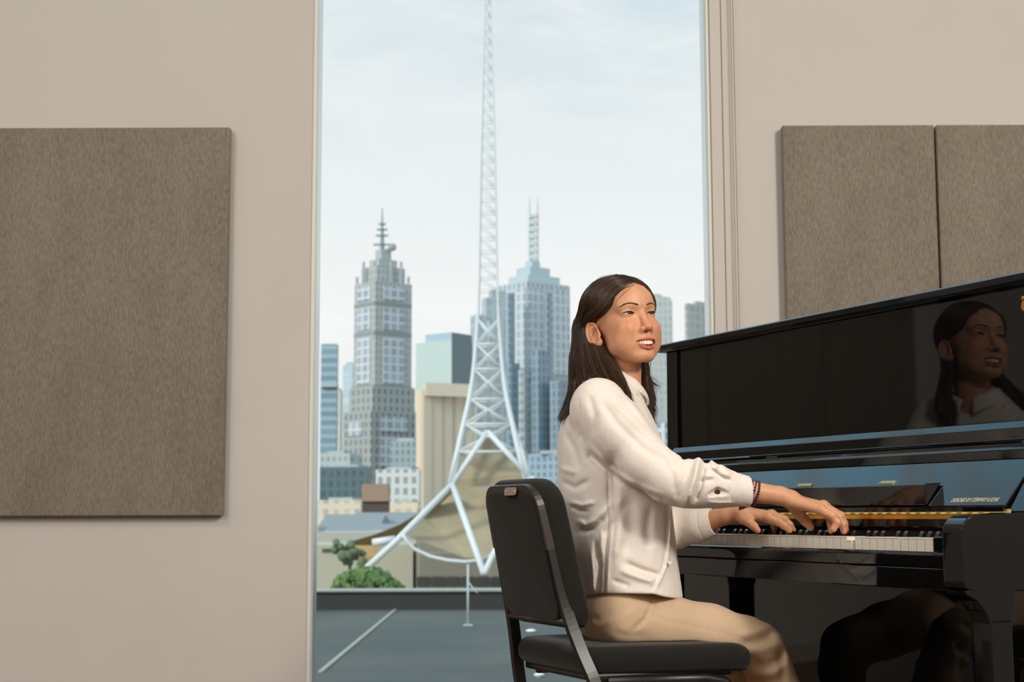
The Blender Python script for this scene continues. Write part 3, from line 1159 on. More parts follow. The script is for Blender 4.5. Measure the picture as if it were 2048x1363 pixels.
# keys
wk = MB()
g = .00045
wk.box(-.0235 + g, -g, -.0012, .148, .7405, .743, .0009, 2)
wk.box(-.0235 + g + .0003, -g - .0003, 0, .148, .700, .7408, .0006, 1)
w0 = wk.build('white_key', m_white, PI_)
for i in range(1, 52):
    o = w0.copy()
    COL.objects.link(o)
    o.parent = PI_
    o.location = (-.0235 * i, 0, 0)
    if i == 10:
        o.rotation_euler = (-math.radians(-2.3), 0, 0)
        o.location.z = -.0068
        o.rotation_euler = (math.radians(.55), 0, 0)
        o.location.z -= .743 * 0
bk = MB()
pr = [(.0495, .742), (.0525, .7515), (.0560, .7548), (.145, .7552), (.145, .735), (.0495, .735)]
t = bmesh.new()
va = [t.verts.new((-(.0066 if z < .745 else .0048), y, z)) for y, z in pr]
vb = [t.verts.new(((.0066 if z < .745 else .0048), y, z)) for y, z in pr]
t.faces.new(va)
t.faces.new(vb[::-1])
for i in range(6):
    t.faces.new((va[i], vb[i], vb[(i + 1) % 6], va[(i + 1) % 6]))
bmesh.ops.recalc_face_normals(t, faces=list(t.faces))
bmesh.ops.bevel(t, geom=list(t.edges), offset=.0007, segments=2, affect='EDGES')
bk._join(t)
b0 = bk.build('black_key', m_black, PI_)
first = True
for i in range(51):
    if i % 7 in (1, 2, 3, 5, 6):
        o = b0 if first else b0.copy()
        if not first:
            COL.objects.link(o)
            o.parent = PI_
        first = False
        o.location = (-.0235 * (i + 1), 0, 0)


def pk(x, y, z):
    """piano coordinates (local x, y) -> world"""
    p = P0 - UU * x + VV * y
    return np.array([p[0], p[1], z])


# ================================================================== the chair
m_fab = mat('black_upholstery', srgb(27, 26, 23), rough=.92, spec=.2, sheen=.12)
bump(m_fab, scale=900, strength=.35, dist=.0006)
m_steel = mat('dark_brown_steel', srgb(46, 38, 32), rough=.42, spec=.5)
m_steel2 = mat('black_steel', srgb(24, 23, 22), rough=.38, spec=.5)
m_badge = mat('badge_metal', srgb(206, 188, 176), rough=.3, metal=.7)
m_foot = mat('rubber', srgb(20, 20, 20), rough=.8)
CU, CV = .63, -.30
cp = P0 + UU * CU + VV * CV
CH = thing('musician_chair', (cp[0], cp[1], 0), RZ, 'black upholstered chair with steel frame the woman sits on', 'chair')
# side posts: continuous flat bars, flaring from the narrow arch of the back down to the feet (z, half width, depth)
POST = [(.0, .200, -.110), (.25, .197, -.150), (.40, .190, -.176), (.46, .178, -.1905), (.495, .163, -.201), (.525, .152, -.2095), (.57, .139, -.222), (.62, .1305, -.235), (.72, .1255, -.256), (.795, .1215, -.2725)]
for _ in range(2):
    POST = [POST[0]] + [tuple(a_ * (1 - t_) + b_ * t_ for a_, b_ in zip(p0, p1)) for p0, p1 in zip(POST[:-1], POST[1:]) for t_ in (.25, .75)] + [POST[-1]]
for s in (1, -1):
    p = MB()
    p.strip([(s * w_, y, z) for z, w_, y in POST], .016, .023, (1, 0, 0))
    po = p.build('rear_leg', m_steel2, CH)
    MB().tube([(s * .200, -.110, 0), (s * .200, -.112, .03)], .018, 10).build('foot_cap', m_foot, po)
arch = []
for s in (1, -1):
    seq = []
    for k in range(9):
        a_ = k / 8 * math.pi / 2
        seq.append((s * (.1215 - .045 + .045 * math.cos(a_)), -.2735 - .011 * math.sin(a_), .800 + .046 * math.sin(a_)))
    arch.append(seq)
fr = MB()
top = arch[0] + arch[1][::-1]
fr.strip([(.126, -.2565, .72)] + top + [(-.126, -.2565, .72)], .026, .0165, (0, 1, .25))
fr.build('back_frame', m_steel, CH)
MB().tube([(.137, -.226, .572), (-.137, -.226, .572)], .009, 8).build('lower_rail', m_steel, CH, True)


def pad(name, outline, d0, d1, fn, r=.02, parent=None):
    """upholstered pad: a rounded outline with soft edges between depths d0 and d1"""
    n = len(outline)
    rings = []
    steps = 5
    c = np.mean(np.array(outline), axis=0)
    lay = []
    for k in range(steps + 1):
        a_ = math.pi / 2 * k / steps
        lay.append((r * (1 - math.sin(a_)), d0 + r * (1 - math.cos(a_))))
    lay2 = [(i_, d1 - (d - d0)) for i_, d in reversed(lay)]
    V, F_ = [], []
    arr = np.array(outline)
    prv, nxt = np.roll(arr, 1, 0), np.roll(arr, -1, 0)
    tn = nxt - prv
    tn /= np.linalg.norm(tn, axis=1)[:, None]
    nn = np.stack([-tn[:, 1], tn[:, 0]], 1)
    if ((arr - c) * nn).sum() > 0:
        nn = -nn
    for ins, d in lay + lay2:
        for q_ in arr + nn * ins:
            V.append(fn(q_[0], q_[1], d))
    m_ = len(lay) + len(lay2)
    for i in range(m_ - 1):
        for j in range(n):
            F_.append((i * n + j, i * n + (j + 1) % n, (i + 1) * n + (j + 1) % n, (i + 1) * n + j))
    bm = bmesh.new()
    vs = [bm.verts.new(v) for v in V]
    for f in F_:
        bm.faces.new([vs[k] for k in f])
    for base, flip in ((0, True), ((m_ - 1) * n, False)):
        ring = vs[base:base + n]
        cc = bm.verts.new(sum((v.co for v in ring), Vector()) / n)
        for j in range(n):
            bm.faces.new((ring[j], ring[(j + 1) % n], cc))
    bmesh.ops.recalc_face_normals(bm, faces=list(bm.faces))
    mb = MB()
    mb._join(bm)
    return mb.build(name, m_fab, parent, True)


def rrect(w, h, rad, n=7, top_only=False, rb=None):
    """rounded rectangle outline, centred in x, y from 0 to h"""
    rb = rad if rb is None else rb
    pts = []
    for cx, cy, a0, r_ in ((w - rb, rb, -90, rb), (w - rad, h - rad, 0, rad), (-w + rad, h - rad, 90, rad), (-w + rb, rb, 180, rb)):
        for k in range(n):
            a_ = math.radians(a0 + 90 * k / (n - 1))
            pts.append((cx + r_ * math.cos(a_), cy + r_ * math.sin(a_)))
    return pts


def back_fn(x, h, d):
    y = np.interp(h, [0, .063, .163, .238, .306], [-.219, -.235, -.256, -.2725, -.286])
    return (x * (1.0 + .10 * (1 - h / .306)), y + d - .006, .557 + h)


# slightly raised top line of the padded back
pad('back_cushion', rrect(.1325, .308, .058, 8, rb=.035), .0, .062, back_fn, .022, CH)
rec = pad('back_panel', rrect(.118, .262, .030, 6), -.006, .004, lambda x, h, d: back_fn(x, h + .018, d - .003), .003, CH)
bd = MB()
bd.prism([(-.024, -.0085), (.024, -.0085), (.028, -.005), (.028, .005), (.024, .0085), (-.024, .0085), (-.028, .005), (-.028, -.005)], 'y', -.004, 0, .001)
for x in (-.021, .021):
    bd.ball((x, -.004, 0), .0028, 8, (1, .6, 1))
bo = bd.build('badge', m_badge, CH)
bo.location = (.022, -.2985, .838)
bo.rotation_euler = (math.radians(-8), 0, 0)


def seat_fn(x, y, d):
    yy = y - .205
    x = x * (.90 + .10 * min(1, y / .25))
    z = .466 + d - .012 * max(0, (y - .27) / .13) ** 2 + .008 * (abs(x) / .2) ** 3 * (1 if d > .03 else 0)
    return (x, yy, z)


seat = rrect(.192, .414, .065, 8, rb=.04)
pad('seat_cushion', seat, .0, .054, seat_fn, .026, CH)
sf = MB()
sf.box(-.165, .165, -.18, .15, .452, .470, .006)
sf.build('seat_pan', m_steel2, CH)
for s in (1, -1):
    p = MB()
    p.tube([(s * .16, -.15, .452), (s * .165, .08, .448), (s * .168, .125, .440), (s * .172, .152, .415), (s * .18, .165, .36), (s * .195, .19, .02)], .0125, 10)
    fo = p.build('front_leg', m_steel2, CH, True)
    MB().tube([(s * .195, .19, 0), (s * .195, .19, .03)], .018, 10).build('foot_cap', m_foot, fo)
MB().tube([(-.19, -.14, .20), (.19, -.14, .20)], .009, 8).build('stretcher', m_steel2, CH, True)
# ================================================================== implicit surfaces for the figure
def smin(a, b, k):
    h = np.clip(0.5 + 0.5 * (b - a) / k, 0, 1)
    return b + (a - b) * h - k * h * (1 - h)


def smax(a, b, k):
    return -smin(-a, -b, k)


def ell(P, c, r):
    q = (P - np.asarray(c, np.float32)) / np.asarray(r, np.float32)
    k0 = np.sqrt((q * q).sum(1))
    q2 = q / np.asarray(r, np.float32)
    k1 = np.sqrt((q2 * q2).sum(1)) + 1e-9
    return k0 * (k0 - 1.0) / k1


def cap(P, a, b, ra, rb=None):
    rb = ra if rb is None else rb
    a = np.asarray(a, np.float32)
    b = np.asarray(b, np.float32)
    pa = P - a
    ba = b - a
    h = np.clip((pa @ ba) / float(ba @ ba), 0, 1)
    d = pa - h[:, None] * ba
    return np.sqrt((d * d).sum(1)) - (ra + (rb - ra) * h)


def chain(P, pts, rs, k=0.0):
    d = None
    for i in range(len(pts) - 1):
        e = cap(P, pts[i], pts[i + 1], rs[i], rs[i + 1])
        d = e if d is None else (smin(d, e, k) if k else np.minimum(d, e))
    return d


def nets(f, lo, hi, h, slack=0.0):
    """smooth closed surface of f = 0 inside a box (surface nets on a sparse grid)"""
    lo = np.asarray(lo, float)
    B = 6
    nb = np.ceil((np.asarray(hi, float) - lo) / (h * B)).astype(int)
    n = nb * B
    H = h * B
    cc = np.stack(np.meshgrid(*[lo[i] + (np.arange(nb[i]) + .5) * H for i in range(3)], indexing='ij'), -1).reshape(-1, 3).astype(np.float32)
    fc = f(cc)
    act = np.abs(fc) < H * 1.25 + slack
    F = np.repeat(np.repeat(np.repeat(np.sign(fc).reshape(nb), B, 0), B, 1), B, 2).astype(np.float32)
    loc = np.stack(np.meshgrid(*[np.arange(B)] * 3, indexing='ij'), -1).reshape(-1, 3)
    ids = np.argwhere(act.reshape(nb))
    CH = 4000
    for s in range(0, len(ids), CH):
        g = ids[s:s + CH, None, :] * B + loc[None]
        P = (lo + (g.reshape(-1, 3) + .5) * h).astype(np.float32)
        v = f(P)
        gi = g.reshape(-1, 3)
        F[gi[:, 0], gi[:, 1], gi[:, 2]] = v
    S = F < 0
    # cells with a sign change
    c = [S[i:n[0] - 1 + i, j:n[1] - 1 + j, k:n[2] - 1 + k] for i in (0, 1) for j in (0, 1) for k in (0, 1)]
    al, an = c[0].copy(), c[0].copy()
    for q in c[1:]:
        al &= q
        an |= q
    cells = np.argwhere(an & ~al)
    idx = np.full(tuple(n - 1), -1, np.int32)
    idx[cells[:, 0], cells[:, 1], cells[:, 2]] = np.arange(len(cells))
    corners = np.array([(i, j, k) for i in (0, 1) for j in (0, 1) for k in (0, 1)])
    val = np.stack([F[cells[:, 0] + a, cells[:, 1] + b, cells[:, 2] + d] for a, b, d in corners], 1)
    acc = np.zeros((len(cells), 3))
    cnt = np.zeros(len(cells))
    for a in range(8):
        for b in range(a + 1, 8):
            if np.abs(corners[a] - corners[b]).sum() != 1:
                continue
            va, vb = val[:, a], val[:, b]
            m = (va < 0) != (vb < 0)
            t = np.where(m, va / np.where(m, va - vb, 1), 0)
            p = corners[a] + t[:, None] * (corners[b] - corners[a])
            acc[m] += p[m]
            cnt[m] += 1
    V = lo + (cells + acc / cnt[:, None] + .5) * h
    Q = []
    for ax in range(3):
        sl0 = [slice(1, n[i] - 1) for i in range(3)]
        sl0[ax] = slice(0, n[ax] - 1)
        sl1 = list(sl0)
        sl1[ax] = slice(1, n[ax])
        s0, s1 = S[tuple(sl0)], S[tuple(sl1)]
        e = np.argwhere(s0 != s1)
        if not len(e):
            continue
        inside = s0[e[:, 0], e[:, 1], e[:, 2]]
        off = np.array([1, 1, 1])
        off[ax] = 0
        g = e + off
        u, v = (ax + 1) % 3, (ax + 2) % 3
        du, dv = np.eye(3, dtype=int)[u], np.eye(3, dtype=int)[v]
        q = [g - du - dv, g - dv, g, g - du]
        q = np.stack([idx[k[:, 0], k[:, 1], k[:, 2]] for k in q], 1)
        q[~inside] = q[~inside][:, ::-1]
        q = q[(q >= 0).all(1)]
        Q.append(q)
    return V.astype(np.float32), np.concatenate(Q)


def relax(V, Q, it=2, lam=.5):
    n = len(V)
    a = np.concatenate([Q[:, [0, 1]], Q[:, [1, 2]], Q[:, [2, 3]], Q[:, [3, 0]]])
    for _ in range(it):
        s = np.zeros((n, 3))
        c = np.zeros(n)
        for ax in range(3):
            s[:, ax] = np.bincount(a[:, 0], V[a[:, 1], ax], n) + np.bincount(a[:, 1], V[a[:, 0], ax], n)
        c = np.bincount(a[:, 0], minlength=n) + np.bincount(a[:, 1], minlength=n)
        V = V + lam * (s / np.maximum(c, 1)[:, None] - V)
    return V


def set_attr(o, name, vals):
    at_ = o.data.attributes.new(name, 'FLOAT', 'POINT')
    at_.data.foreach_set('value', np.asarray(vals, np.float32))


def pxr(r, Y):
    return r * Y / FPX


# ================================================================== the woman
HY = 3.315                       # distance of her eyes
BY = 3.375                       # distance of the middle of her trunk
yaw, pit, rol, HS = math.radians(31.0), math.radians(8.5), math.radians(-4.0), .985


def _rot():
    M0 = np.array([[1, 0, 0], [0, -1, 0], [0, 0, 1.]])
    c, s = math.cos(rol), math.sin(rol)
    Rr = np.array([[c, 0, s], [0, 1, 0], [-s, 0, c]])
    c, s = math.cos(pit), math.sin(pit)
    Rp = np.array([[1, 0, 0], [0, c, s], [0, -s, c]])
    c, s = math.cos(yaw), math.sin(yaw)
    Ry = np.array([[c, -s, 0], [s, c, 0], [0, 0, 1]])
    return Ry @ Rp @ Rr @ M0


HR = _rot()
HO = at(1281.5, 625.0, HY)                                # point between the eyes


def hw_(p):
    """head millimetres (x to her left, y forward, z up) -> world"""
    return (np.asarray(p, float) * .001 * HS) @ HR.T + HO


def to_head(P):
    return ((P - HO.astype(np.float32)) @ HR.astype(np.float32)) * np.float32(1000 / HS)


NB = at(1232, 782, BY + .01)                             # base of the neck
NBh = ((NB - HO) @ HR) * 1000 / HS


def sym(P):
    Q = P.copy()
    Q[:, 0] = np.abs(Q[:, 0])
    return Q


def mouth_z(x):
    """line between the lips: a smile"""
    return -72.5 + 5.0 * (np.abs(x) / 26.0) ** 2


def f_head(P):
    """skin of head and neck, head millimetres"""
    S_ = sym(P)
    d = ell(P, (0, -84, 22), (69, 84, 75))
    d = smin(d, ell(P, (0, -46, -40), (62, 50, 66)), 22)
    d = smin(d, ell(P, (0, -20, 34), (50, 27, 38)), 25)
    d = smin(d, cap(S_, (42, -50, -70), (14, -14, -97), 18, 13), 20)      # jaw
    d = smin(d, ell(P, (0, -10, -97), (17, 15, 14)), 14)                  # chin
    d = smin(d, ell(S_, (35, -15, -34), (21, 19, 21)), 18)                # smiling cheeks
    d = smin(d, ell(S_, (38, -30, -60), (21, 22, 25)), 20)                # full lower cheek
    d = smin(d, cap(S_, (6, 0, 17), (42, -14, 17), 8, 7), 14)             # brow
    d = smax(d, -ell(S_, (30, 12, 1), (16, 12, 9)), 9)                    # eye hollows
    # eyelids
    lid = ell(S_, (31, -12.2, 0), (15.5, 14.2, 13.2))
    d = smin(d, lid, 3.5)
    # nose
    nose = cap(P, (0, 1.5, 2), (0, 14, -30), 6.5, 8.2)
    nose = smin(nose, ell(P, (0, 19.5, -38), (10.2, 9.4, 8.4)), 6)
    nose = smin(nose, ell(S_, (13.2, 9.5, -42), (7.0, 9.5, 6.6)), 4.5)
    d = smin(d, nose, 8)
    d = smax(d, -ell(S_, (6.8, 14.5, -48.5), (3.6, 5.2, 3.6)), 1.5)       # nostrils
    # around the mouth
    d = smin(d, ell(P, (0, -14, -66), (30, 25, 24)), 14)
    sm = cap(S_, (18, 8, -44), (33, -3, -66), 3.0, 2.5)
    d = smax(d, -(cap(S_, (21, 15.5, -46), (36.5, 3.0, -68), 3.0, 2.6)), 7)  # smile folds
    mz = mouth_z(P[:, 0]).astype(np.float32)
    T = P.copy()
    T[:, 2] = P[:, 2] - mz                                               # height over the lip line
    Ts = sym(T)
    up = cap(Ts, (3.5, 11.5, 9.0), (16, 8, 6.4), 3.0, 2.6)
    up = smin(up, cap(Ts, (16, 8, 6.4), (28, -1.5, 0.4), 2.6, 1.7), 3)
    lo = cap(Ts, (0, 9.0, -11.6), (14, 6.5, -9.2), 4.9, 4.2)
    lo = smin(lo, cap(Ts, (14, 6.5, -9.2), (27.5, -1.5, -.8), 4.0, 1.8), 3)
    lips = np.minimum(up, lo)
    d = smin(d, lips, 2.2)
    hz = 7.0 * np.clip(1 - (T[:, 0] / 26.5) ** 2, 0, None) ** .6
    op = np.maximum(np.abs(T[:, 2] + .2) - hz, np.maximum(np.abs(T[:, 0]) - 26.0, -12 - P[:, 1]))
    op = np.maximum(op, P[:, 1] - 30)
    d = smax(d, -op, 1.2)
    # eye slits
    ex = (S_[:, 0] - 31) / 14.2
    ez = S_[:, 2] + .4 - .6 * ex
    eh = 3.0 * np.clip(1 - ex ** 2, 0, None) ** .75
    slit = np.maximum(np.abs(ez) - eh, -S_[:, 1] - 9.5)
    slit = np.maximum(slit, np.abs(S_[:, 0] - 31) - 14)
    slit = np.maximum(slit, S_[:, 1] - 12)
    d = smax(d, -slit, .8)
    # ears
    e0 = np.array([70, -90, -29], np.float32)
    E = S_ - e0
    a = math.radians(12)
    ca, sa = math.cos(a), math.sin(a)
    ey, ez_ = E[:, 1] * ca + E[:, 2] * sa, -E[:, 1] * sa + E[:, 2] * ca
    b_ = math.radians(28)
    exx = E[:, 0] * math.cos(b_) + ey * math.sin(b_)
    eyy = -E[:, 0] * math.sin(b_) + ey * math.cos(b_)
    Ee = np.stack([exx, eyy, ez_], 1)
    ear = ell(Ee, (3, -3, 2), (5.0, 16, 29))
    ear = smin(ear, ell(Ee, (2.5, 5, -21), (4.5, 9, 10)), 4)
    rim = np.abs(np.sqrt((Ee[:, 1] + 3) ** 2 / 15.0 ** 2 + (Ee[:, 2] - 3) ** 2 / 27.0 ** 2) - 1) * 16
    rim = np.sqrt(rim ** 2 + (Ee[:, 0] - 6.5) ** 2) - 2.7
    rim = np.maximum(rim, -(Ee[:, 2] + 17))
    ear = smax(ear, -ell(Ee, (8.0, 1, -1), (6.5, 9.5, 17)), 1.6)
    ear = smin(ear, rim, 1.8)
    ear = smin(ear, ell(Ee, (4, 11, -4), (4, 4, 6)), 2)
    d = smin(d, ear, 3)
    nk = cap(P, (0, -92, -50), NBh + np.array([0, 0, -60.0]), 46, 50)
    d = smin(d, nk, 13)
    return d


hv, hq = nets(f_head, (-90, -192, -205), (90, 36, 114), 1.15, 3.0)
hv = relax(hv, hq, 1, .4)
# natural colour of lips and cheeks as attributes
T = hv.copy()
T[:, 2] = hv[:, 2] - mouth_z(hv[:, 0])
Ts = sym(T)
up = np.minimum(cap(Ts, (3.5, 11.5, 8.4), (16, 8, 5.8), 4.4, 3.5), cap(Ts, (16, 8, 5.8), (28, -1.5, 0.4), 3.5, 1.9))
lo = np.minimum(cap(Ts, (0, 9.0, -11.0), (14, 6.5, -8.6), 5.7, 4.9), cap(Ts, (14, 6.5, -8.6), (27.5, -1.5, -.8), 4.9, 1.9))
lipm = np.maximum(np.clip(.5 - up / 2.2, 0, 1) * .72, np.clip(.5 - lo / 2.0, 0, 1))
blush = np.exp(-(((np.abs(hv[:, 0]) - 42) / 20) ** 2 + ((hv[:, 2] + 33) / 17) ** 2)) * (hv[:, 1] > -45)
blush += .8 * np.exp(-((hv[:, 0] / 9) ** 2 + ((hv[:, 2] + 40) / 9) ** 2)) * (hv[:, 1] > 5)
blush += .7 * (np.abs(hv[:, 0]) > 66) * (np.abs(hv[:, 1] + 90) < 26) * (np.abs(hv[:, 2] + 29) < 36)

# ---- arms and hands: joints as photo pixel + distance
def J(x, y, Y):
    return at(x, y, Y)


RW = [J(1374, 967, 3.158), J(1500, 983, 3.175), J(1560, 991, 3.18), J(1580, 996, 3.185)]
RWr = [.033, .0235, .0195, .0185]
RH = dict(
    palm=[(J(1584, 1001, 3.172), .0150), (J(1584, 1001, 3.196), .0150), (J(1640, 1018, 3.150), .0105), (J(1643, 1014, 3.172), .0115), (J(1645, 1013, 3.194), .0118), (J(1642, 1015, 3.215), .0115)],
    fingers=[
        # little finger, curled in
        ([J(1642, 1020, 3.148), J(1664, 1031, 3.140), J(1674, 1044, 3.140), J(1667, 1057, 3.142)], [.0098, .0084, .0078, .0070]),
        # ring finger
        ([J(1646, 1014, 3.170), J(1677, 1033, 3.160), J(1684, 1048, 3.160), J(1688, 1061, 3.163)], [.0106, .0090, .0080, .0070]),
        # middle finger
        ([J(1648, 1013, 3.194), J(1681, 1031, 3.190), J(1688, 1046, 3.190), J(1691, 1060, 3.193)], [.0110, .0092, .0082, .0072]),
        # index finger, more upright
        ([J(1644, 1016, 3.216), J(1659, 1032, 3.222), J(1662, 1048, 3.222), J(1663, 1061, 3.224)], [.0108, .0090, .0080, .0072]),
    ],
    thumb=([J(1588, 1012, 3.205), J(1601, 1030, 3.232), J(1611, 1041, 3.244), J(1621, 1053, 3.250)], [.0150, .0118, .0108, .0086]),
)
LW = [J(1300, 1056, 3.50), J(1400, 1046, 3.43), J(1452, 1030, 3.40), J(1478, 1025, 3.385)]
LWr = [.034, .0240, .0205, .0190]
LH = dict(
    palm=[(J(1484, 1026, 3.372), .0150), (J(1486, 1024, 3.400), .0150), (J(1536, 1034, 3.352), .0112), (J(1541, 1031, 3.374), .0115), (J(1542, 1031, 3.396), .0112), (J(1538, 1034, 3.416), .0100)],
    fingers=[
        ([J(1536, 1035, 3.350), J(1558, 1043, 3.345), J(1570, 1051, 3.345), J(1579, 1059, 3.347)], [.0110, .0093, .0084, .0072]),
        ([J(1544, 1031, 3.374), J(1568, 1038, 3.372), J(1579, 1049, 3.372), J(1586, 1059, 3.374)], [.0110, .0092, .0082, .0070]),
        ([J(1543, 1032, 3.398), J(1560, 1041, 3.400), J(1566, 1051, 3.400), J(1570, 1060, 3.402)], [.0105, .0088, .0078, .0068]),
        ([J(1538, 1035, 3.420), J(1546, 1044, 3.424), J(1548, 1052, 3.424), J(1550, 1060, 3.426)], [.0095, .0078, .0070, .0062]),
    ],
    thumb=([J(1488, 1036, 3.362), J(1500, 1045, 3.345), J(1508, 1052, 3.338), J(1515, 1060, 3.336)], [.0150, .0105, .0092, .0072]),
)


def f_hand(P, wr, wrr, H):
    d = chain(P, wr, wrr, .006)
    pl = H['palm']
    pts = [p for p, r in pl]
    rs = [r for p, r in pl]
    palm = None
    for i in range(2, 6):
        w0 = pts[0] * (1 - (i - 2) / 3) + pts[1] * ((i - 2) / 3)
        e = cap(P, w0, pts[i], rs[0], rs[i])
        palm = e if palm is None else smin(palm, e, .007)
    for i in range(2, 5):
        palm = smin(palm, cap(P, pts[i], pts[i + 1], rs[i] * .95, rs[i + 1] * .95), .005)
    d = smin(d, palm, .012)
    fing = None
    for jp, jr in H['fingers']:
        e = chain(P, jp, jr, .0015)
        for q, r in zip(jp[1:3], jr[1:3]):                              # knuckles
            dd = P - np.asarray(q, np.float32)
            e = smin(e, np.sqrt((dd * dd).sum(1)) - r * 1.06, .002)
        fing = e if fing is None else np.minimum(fing, e)
    kn = None
    for jp, jr in H['fingers']:
        dd = P - np.asarray(jp[0], np.float32) - np.array([0, 0, .003], np.float32)
        e = np.sqrt((dd * dd).sum(1)) - jr[0] * 1.02
        kn = e if kn is None else np.minimum(kn, e)
    d = smin(d, kn, .005)
    d = smin(d, fing, .0045)
    tj, tr_ = H['thumb']
    th = chain(P, tj, tr_, .003)
    d = smin(d, th, .008)
    return d


def bounds(pts, pad_):
    a = np.array(pts)
    return a.min(0) - pad_, a.max(0) + pad_


def hand_mesh(wr, wrr, H):
    pts = [wr[1], wr[2], wr[3]] + [p for p, r in H['palm']] + [p for f in H['fingers'] for p in f[0]] + list(H['thumb'][0])
    lo, hi = bounds(pts, .03)
    lo[0] = wr[0][0]
    V, Q = nets(lambda P: f_hand(P, wr, wrr, H), lo, hi, .00105, .004)
    return relax(V, Q, 1, .4), Q


rv, rq = hand_mesh(RW, RWr, RH)
lv_, lq = hand_mesh(LW, LWr, LH)

# ---- trunk and legs under the clothes (coarse)
HIP = [at(1238, 1238, 3.27), at(1242, 1236, 3.47)]
KNEE = [at(1514, 1299, 3.34), at(1488, 1296, 3.60)]
ANK = [np.array([at(1568, 1400, 3.38)[0] - .01, 3.39, .11]), np.array([at(1470, 1400, 3.66)[0] - .06, 3.64, .11])]


def f_trunk(P):
    d = ell(P, at(1225, 930, BY), (.085, .14, .22))
    d = smin(d, ell(P, at(1245, 1215, BY), (.072, .13, .09)), .05)
    d = smin(d, chain(P, [at(1206, 822, 3.25), at(1240, 868, 3.202), at(1290, 925, 3.177), RW[0]], [.036, .035, .034, .033]), .03)
    d = smin(d, cap(P, at(1230, 820, 3.50), LW[0], .045, .038), .03)
    d = smin(d, cap(P, NB, at(1225, 850, BY), .05, .07), .03)
    for h_, k_, a_ in zip(HIP, KNEE, ANK):
        d = smin(d, chain(P, [h_, k_, a_], [.056, .034, .026], .02), .02)
        d = smin(d, cap(P, a_ - np.array([0, 0, .06]), a_ + np.array([.14, .03, -.075]), .035, .026), .02)
    return d


tv, tq = nets(f_trunk, (.0, 3.0, .0), (.85, 3.85, 1.2), .009, .02)

WO = thing('person', (HIP[0][0], BY, 0), 0, 'smiling young woman with long dark hair in cream shirt and tan trousers playing the piano', 'person')
m_skin = mat('skin', srgb(206, 152, 116), rough=.48, spec=.4, sss=.12)
a_l = N(m_skin, 'ShaderNodeAttribute', attribute_name='lip')
a_b = N(m_skin, 'ShaderNodeAttribute', attribute_name='blush')
mpn = mapping(m_skin, (1, 1, 1))
nzs = N(m_skin, 'ShaderNodeTexNoise', Scale=38.0, Detail=4.0)
L(m_skin, mpn, 'Vector', nzs, 'Vector')
crs = N(m_skin, 'ShaderNodeValToRGB')
crs.color_ramp.elements[0].position = .3
crs.color_ramp.elements[1].position = .7
crs.color_ramp.elements[0].color = srgb(200, 144, 108)
crs.color_ramp.elements[1].color = srgb(212, 158, 122)
L(m_skin, nzs, 'Fac', crs, 'Fac')
mb_ = N(m_skin, 'ShaderNodeMix', data_type='RGBA')
fb_ = N(m_skin, 'ShaderNodeMath', operation='MULTIPLY')
fb_.inputs[1].default_value = .45
L(m_skin, a_b, 'Fac', fb_, 0)
L(m_skin, fb_, 'Value', mb_, 'Factor')
L(m_skin, crs, 'Color', mb_, 6)
mb_.inputs[7].default_value = srgb(206, 126, 98)
ml_ = N(m_skin, 'ShaderNodeMix', data_type='RGBA')
L(m_skin, a_l, 'Fac', ml_, 'Factor')
L(m_skin, mb_, 2, ml_, 6)
ml_.inputs[7].default_value = srgb(192, 82, 68)
L(m_skin, ml_, 2, bsdf(m_skin), 'Base Color')
bump(m_skin, scale=900, strength=.08, dist=.0004)

hwv = hw_(hv)
allv = np.concatenate([hwv, rv, lv_, tv])
n1, n2, n3 = len(hwv), len(rv), len(lv_)
allq = np.concatenate([hq, rq + n1, lq + n1 + n2, tq + n1 + n2 + n3])
body = place(np_mesh('body', allv, allq, m_skin), WO)
z_ = np.zeros(len(allv))
lp, bl = z_.copy(), z_.copy()
lp[:n1] = lipm
bl[:n1] = np.clip(blush, 0, 1)
# warmer fingertips and knuckles
for H, o_, vv_ in ((RH, n1, rv), (LH, n1 + n2, lv_)):
    for jp, jr in H['fingers'] + [H['thumb']]:
        d2 = np.linalg.norm(vv_ - jp[3], axis=1)
        bl[o_:o_ + len(vv_)] += .7 * np.exp(-(d2 / .013) ** 2)
set_attr(body, 'lip', lp)
set_attr(body, 'blush', np.clip(bl, 0, 1))

# ---- eyes, brows, lashes, teeth
m_eye = mat('eye_white', srgb(226, 218, 210), rough=.12, spec=.6)
m_iris = mat('iris_brown', srgb(34, 20, 14), rough=.08, spec=.7)
m_pup = mat('pupil_black', (.003, .003, .003, 1), rough=.05, spec=.7)
m_lash = mat('lash_dark', srgb(30, 20, 16), rough=.6)
m_brow = mat('brow_hair', srgb(70, 48, 36), rough=.8)
m_teeth = mat('teeth', srgb(240, 230, 214), rough=.2, spec=.5, sss=.1)


def head_mesh(mb, name, m, parent=WO, smooth=True):
    for v in mb.bm.verts:
        v.co = Vector(hw_(v.co))
    return place(mb.build(name, m, None, smooth), parent)


gaze = np.array([.10, 1.0, .06])
gaze /= np.linalg.norm(gaze)
for s in (-1, 1):
    c = np.array([s * 31.0, -12.2, 0.0])
    eb = head_mesh(MB().ball(c, 12.0, 24), 'eye', m_eye)
    ci = c + gaze * 6.9
    ir = head_mesh(MB().ball(c + gaze * 3.2, 9.45, 20), 'iris', m_iris, WO)
    pu = head_mesh(MB().ball(c + gaze * 9.2, 4.1, 14), 'pupil', m_pup, WO)
    for o_ in (ir, pu):
        mw_ = o_.matrix_parent_inverse.copy()
        o_.parent = eb
        o_.matrix_parent_inverse = Matrix.Identity(4)


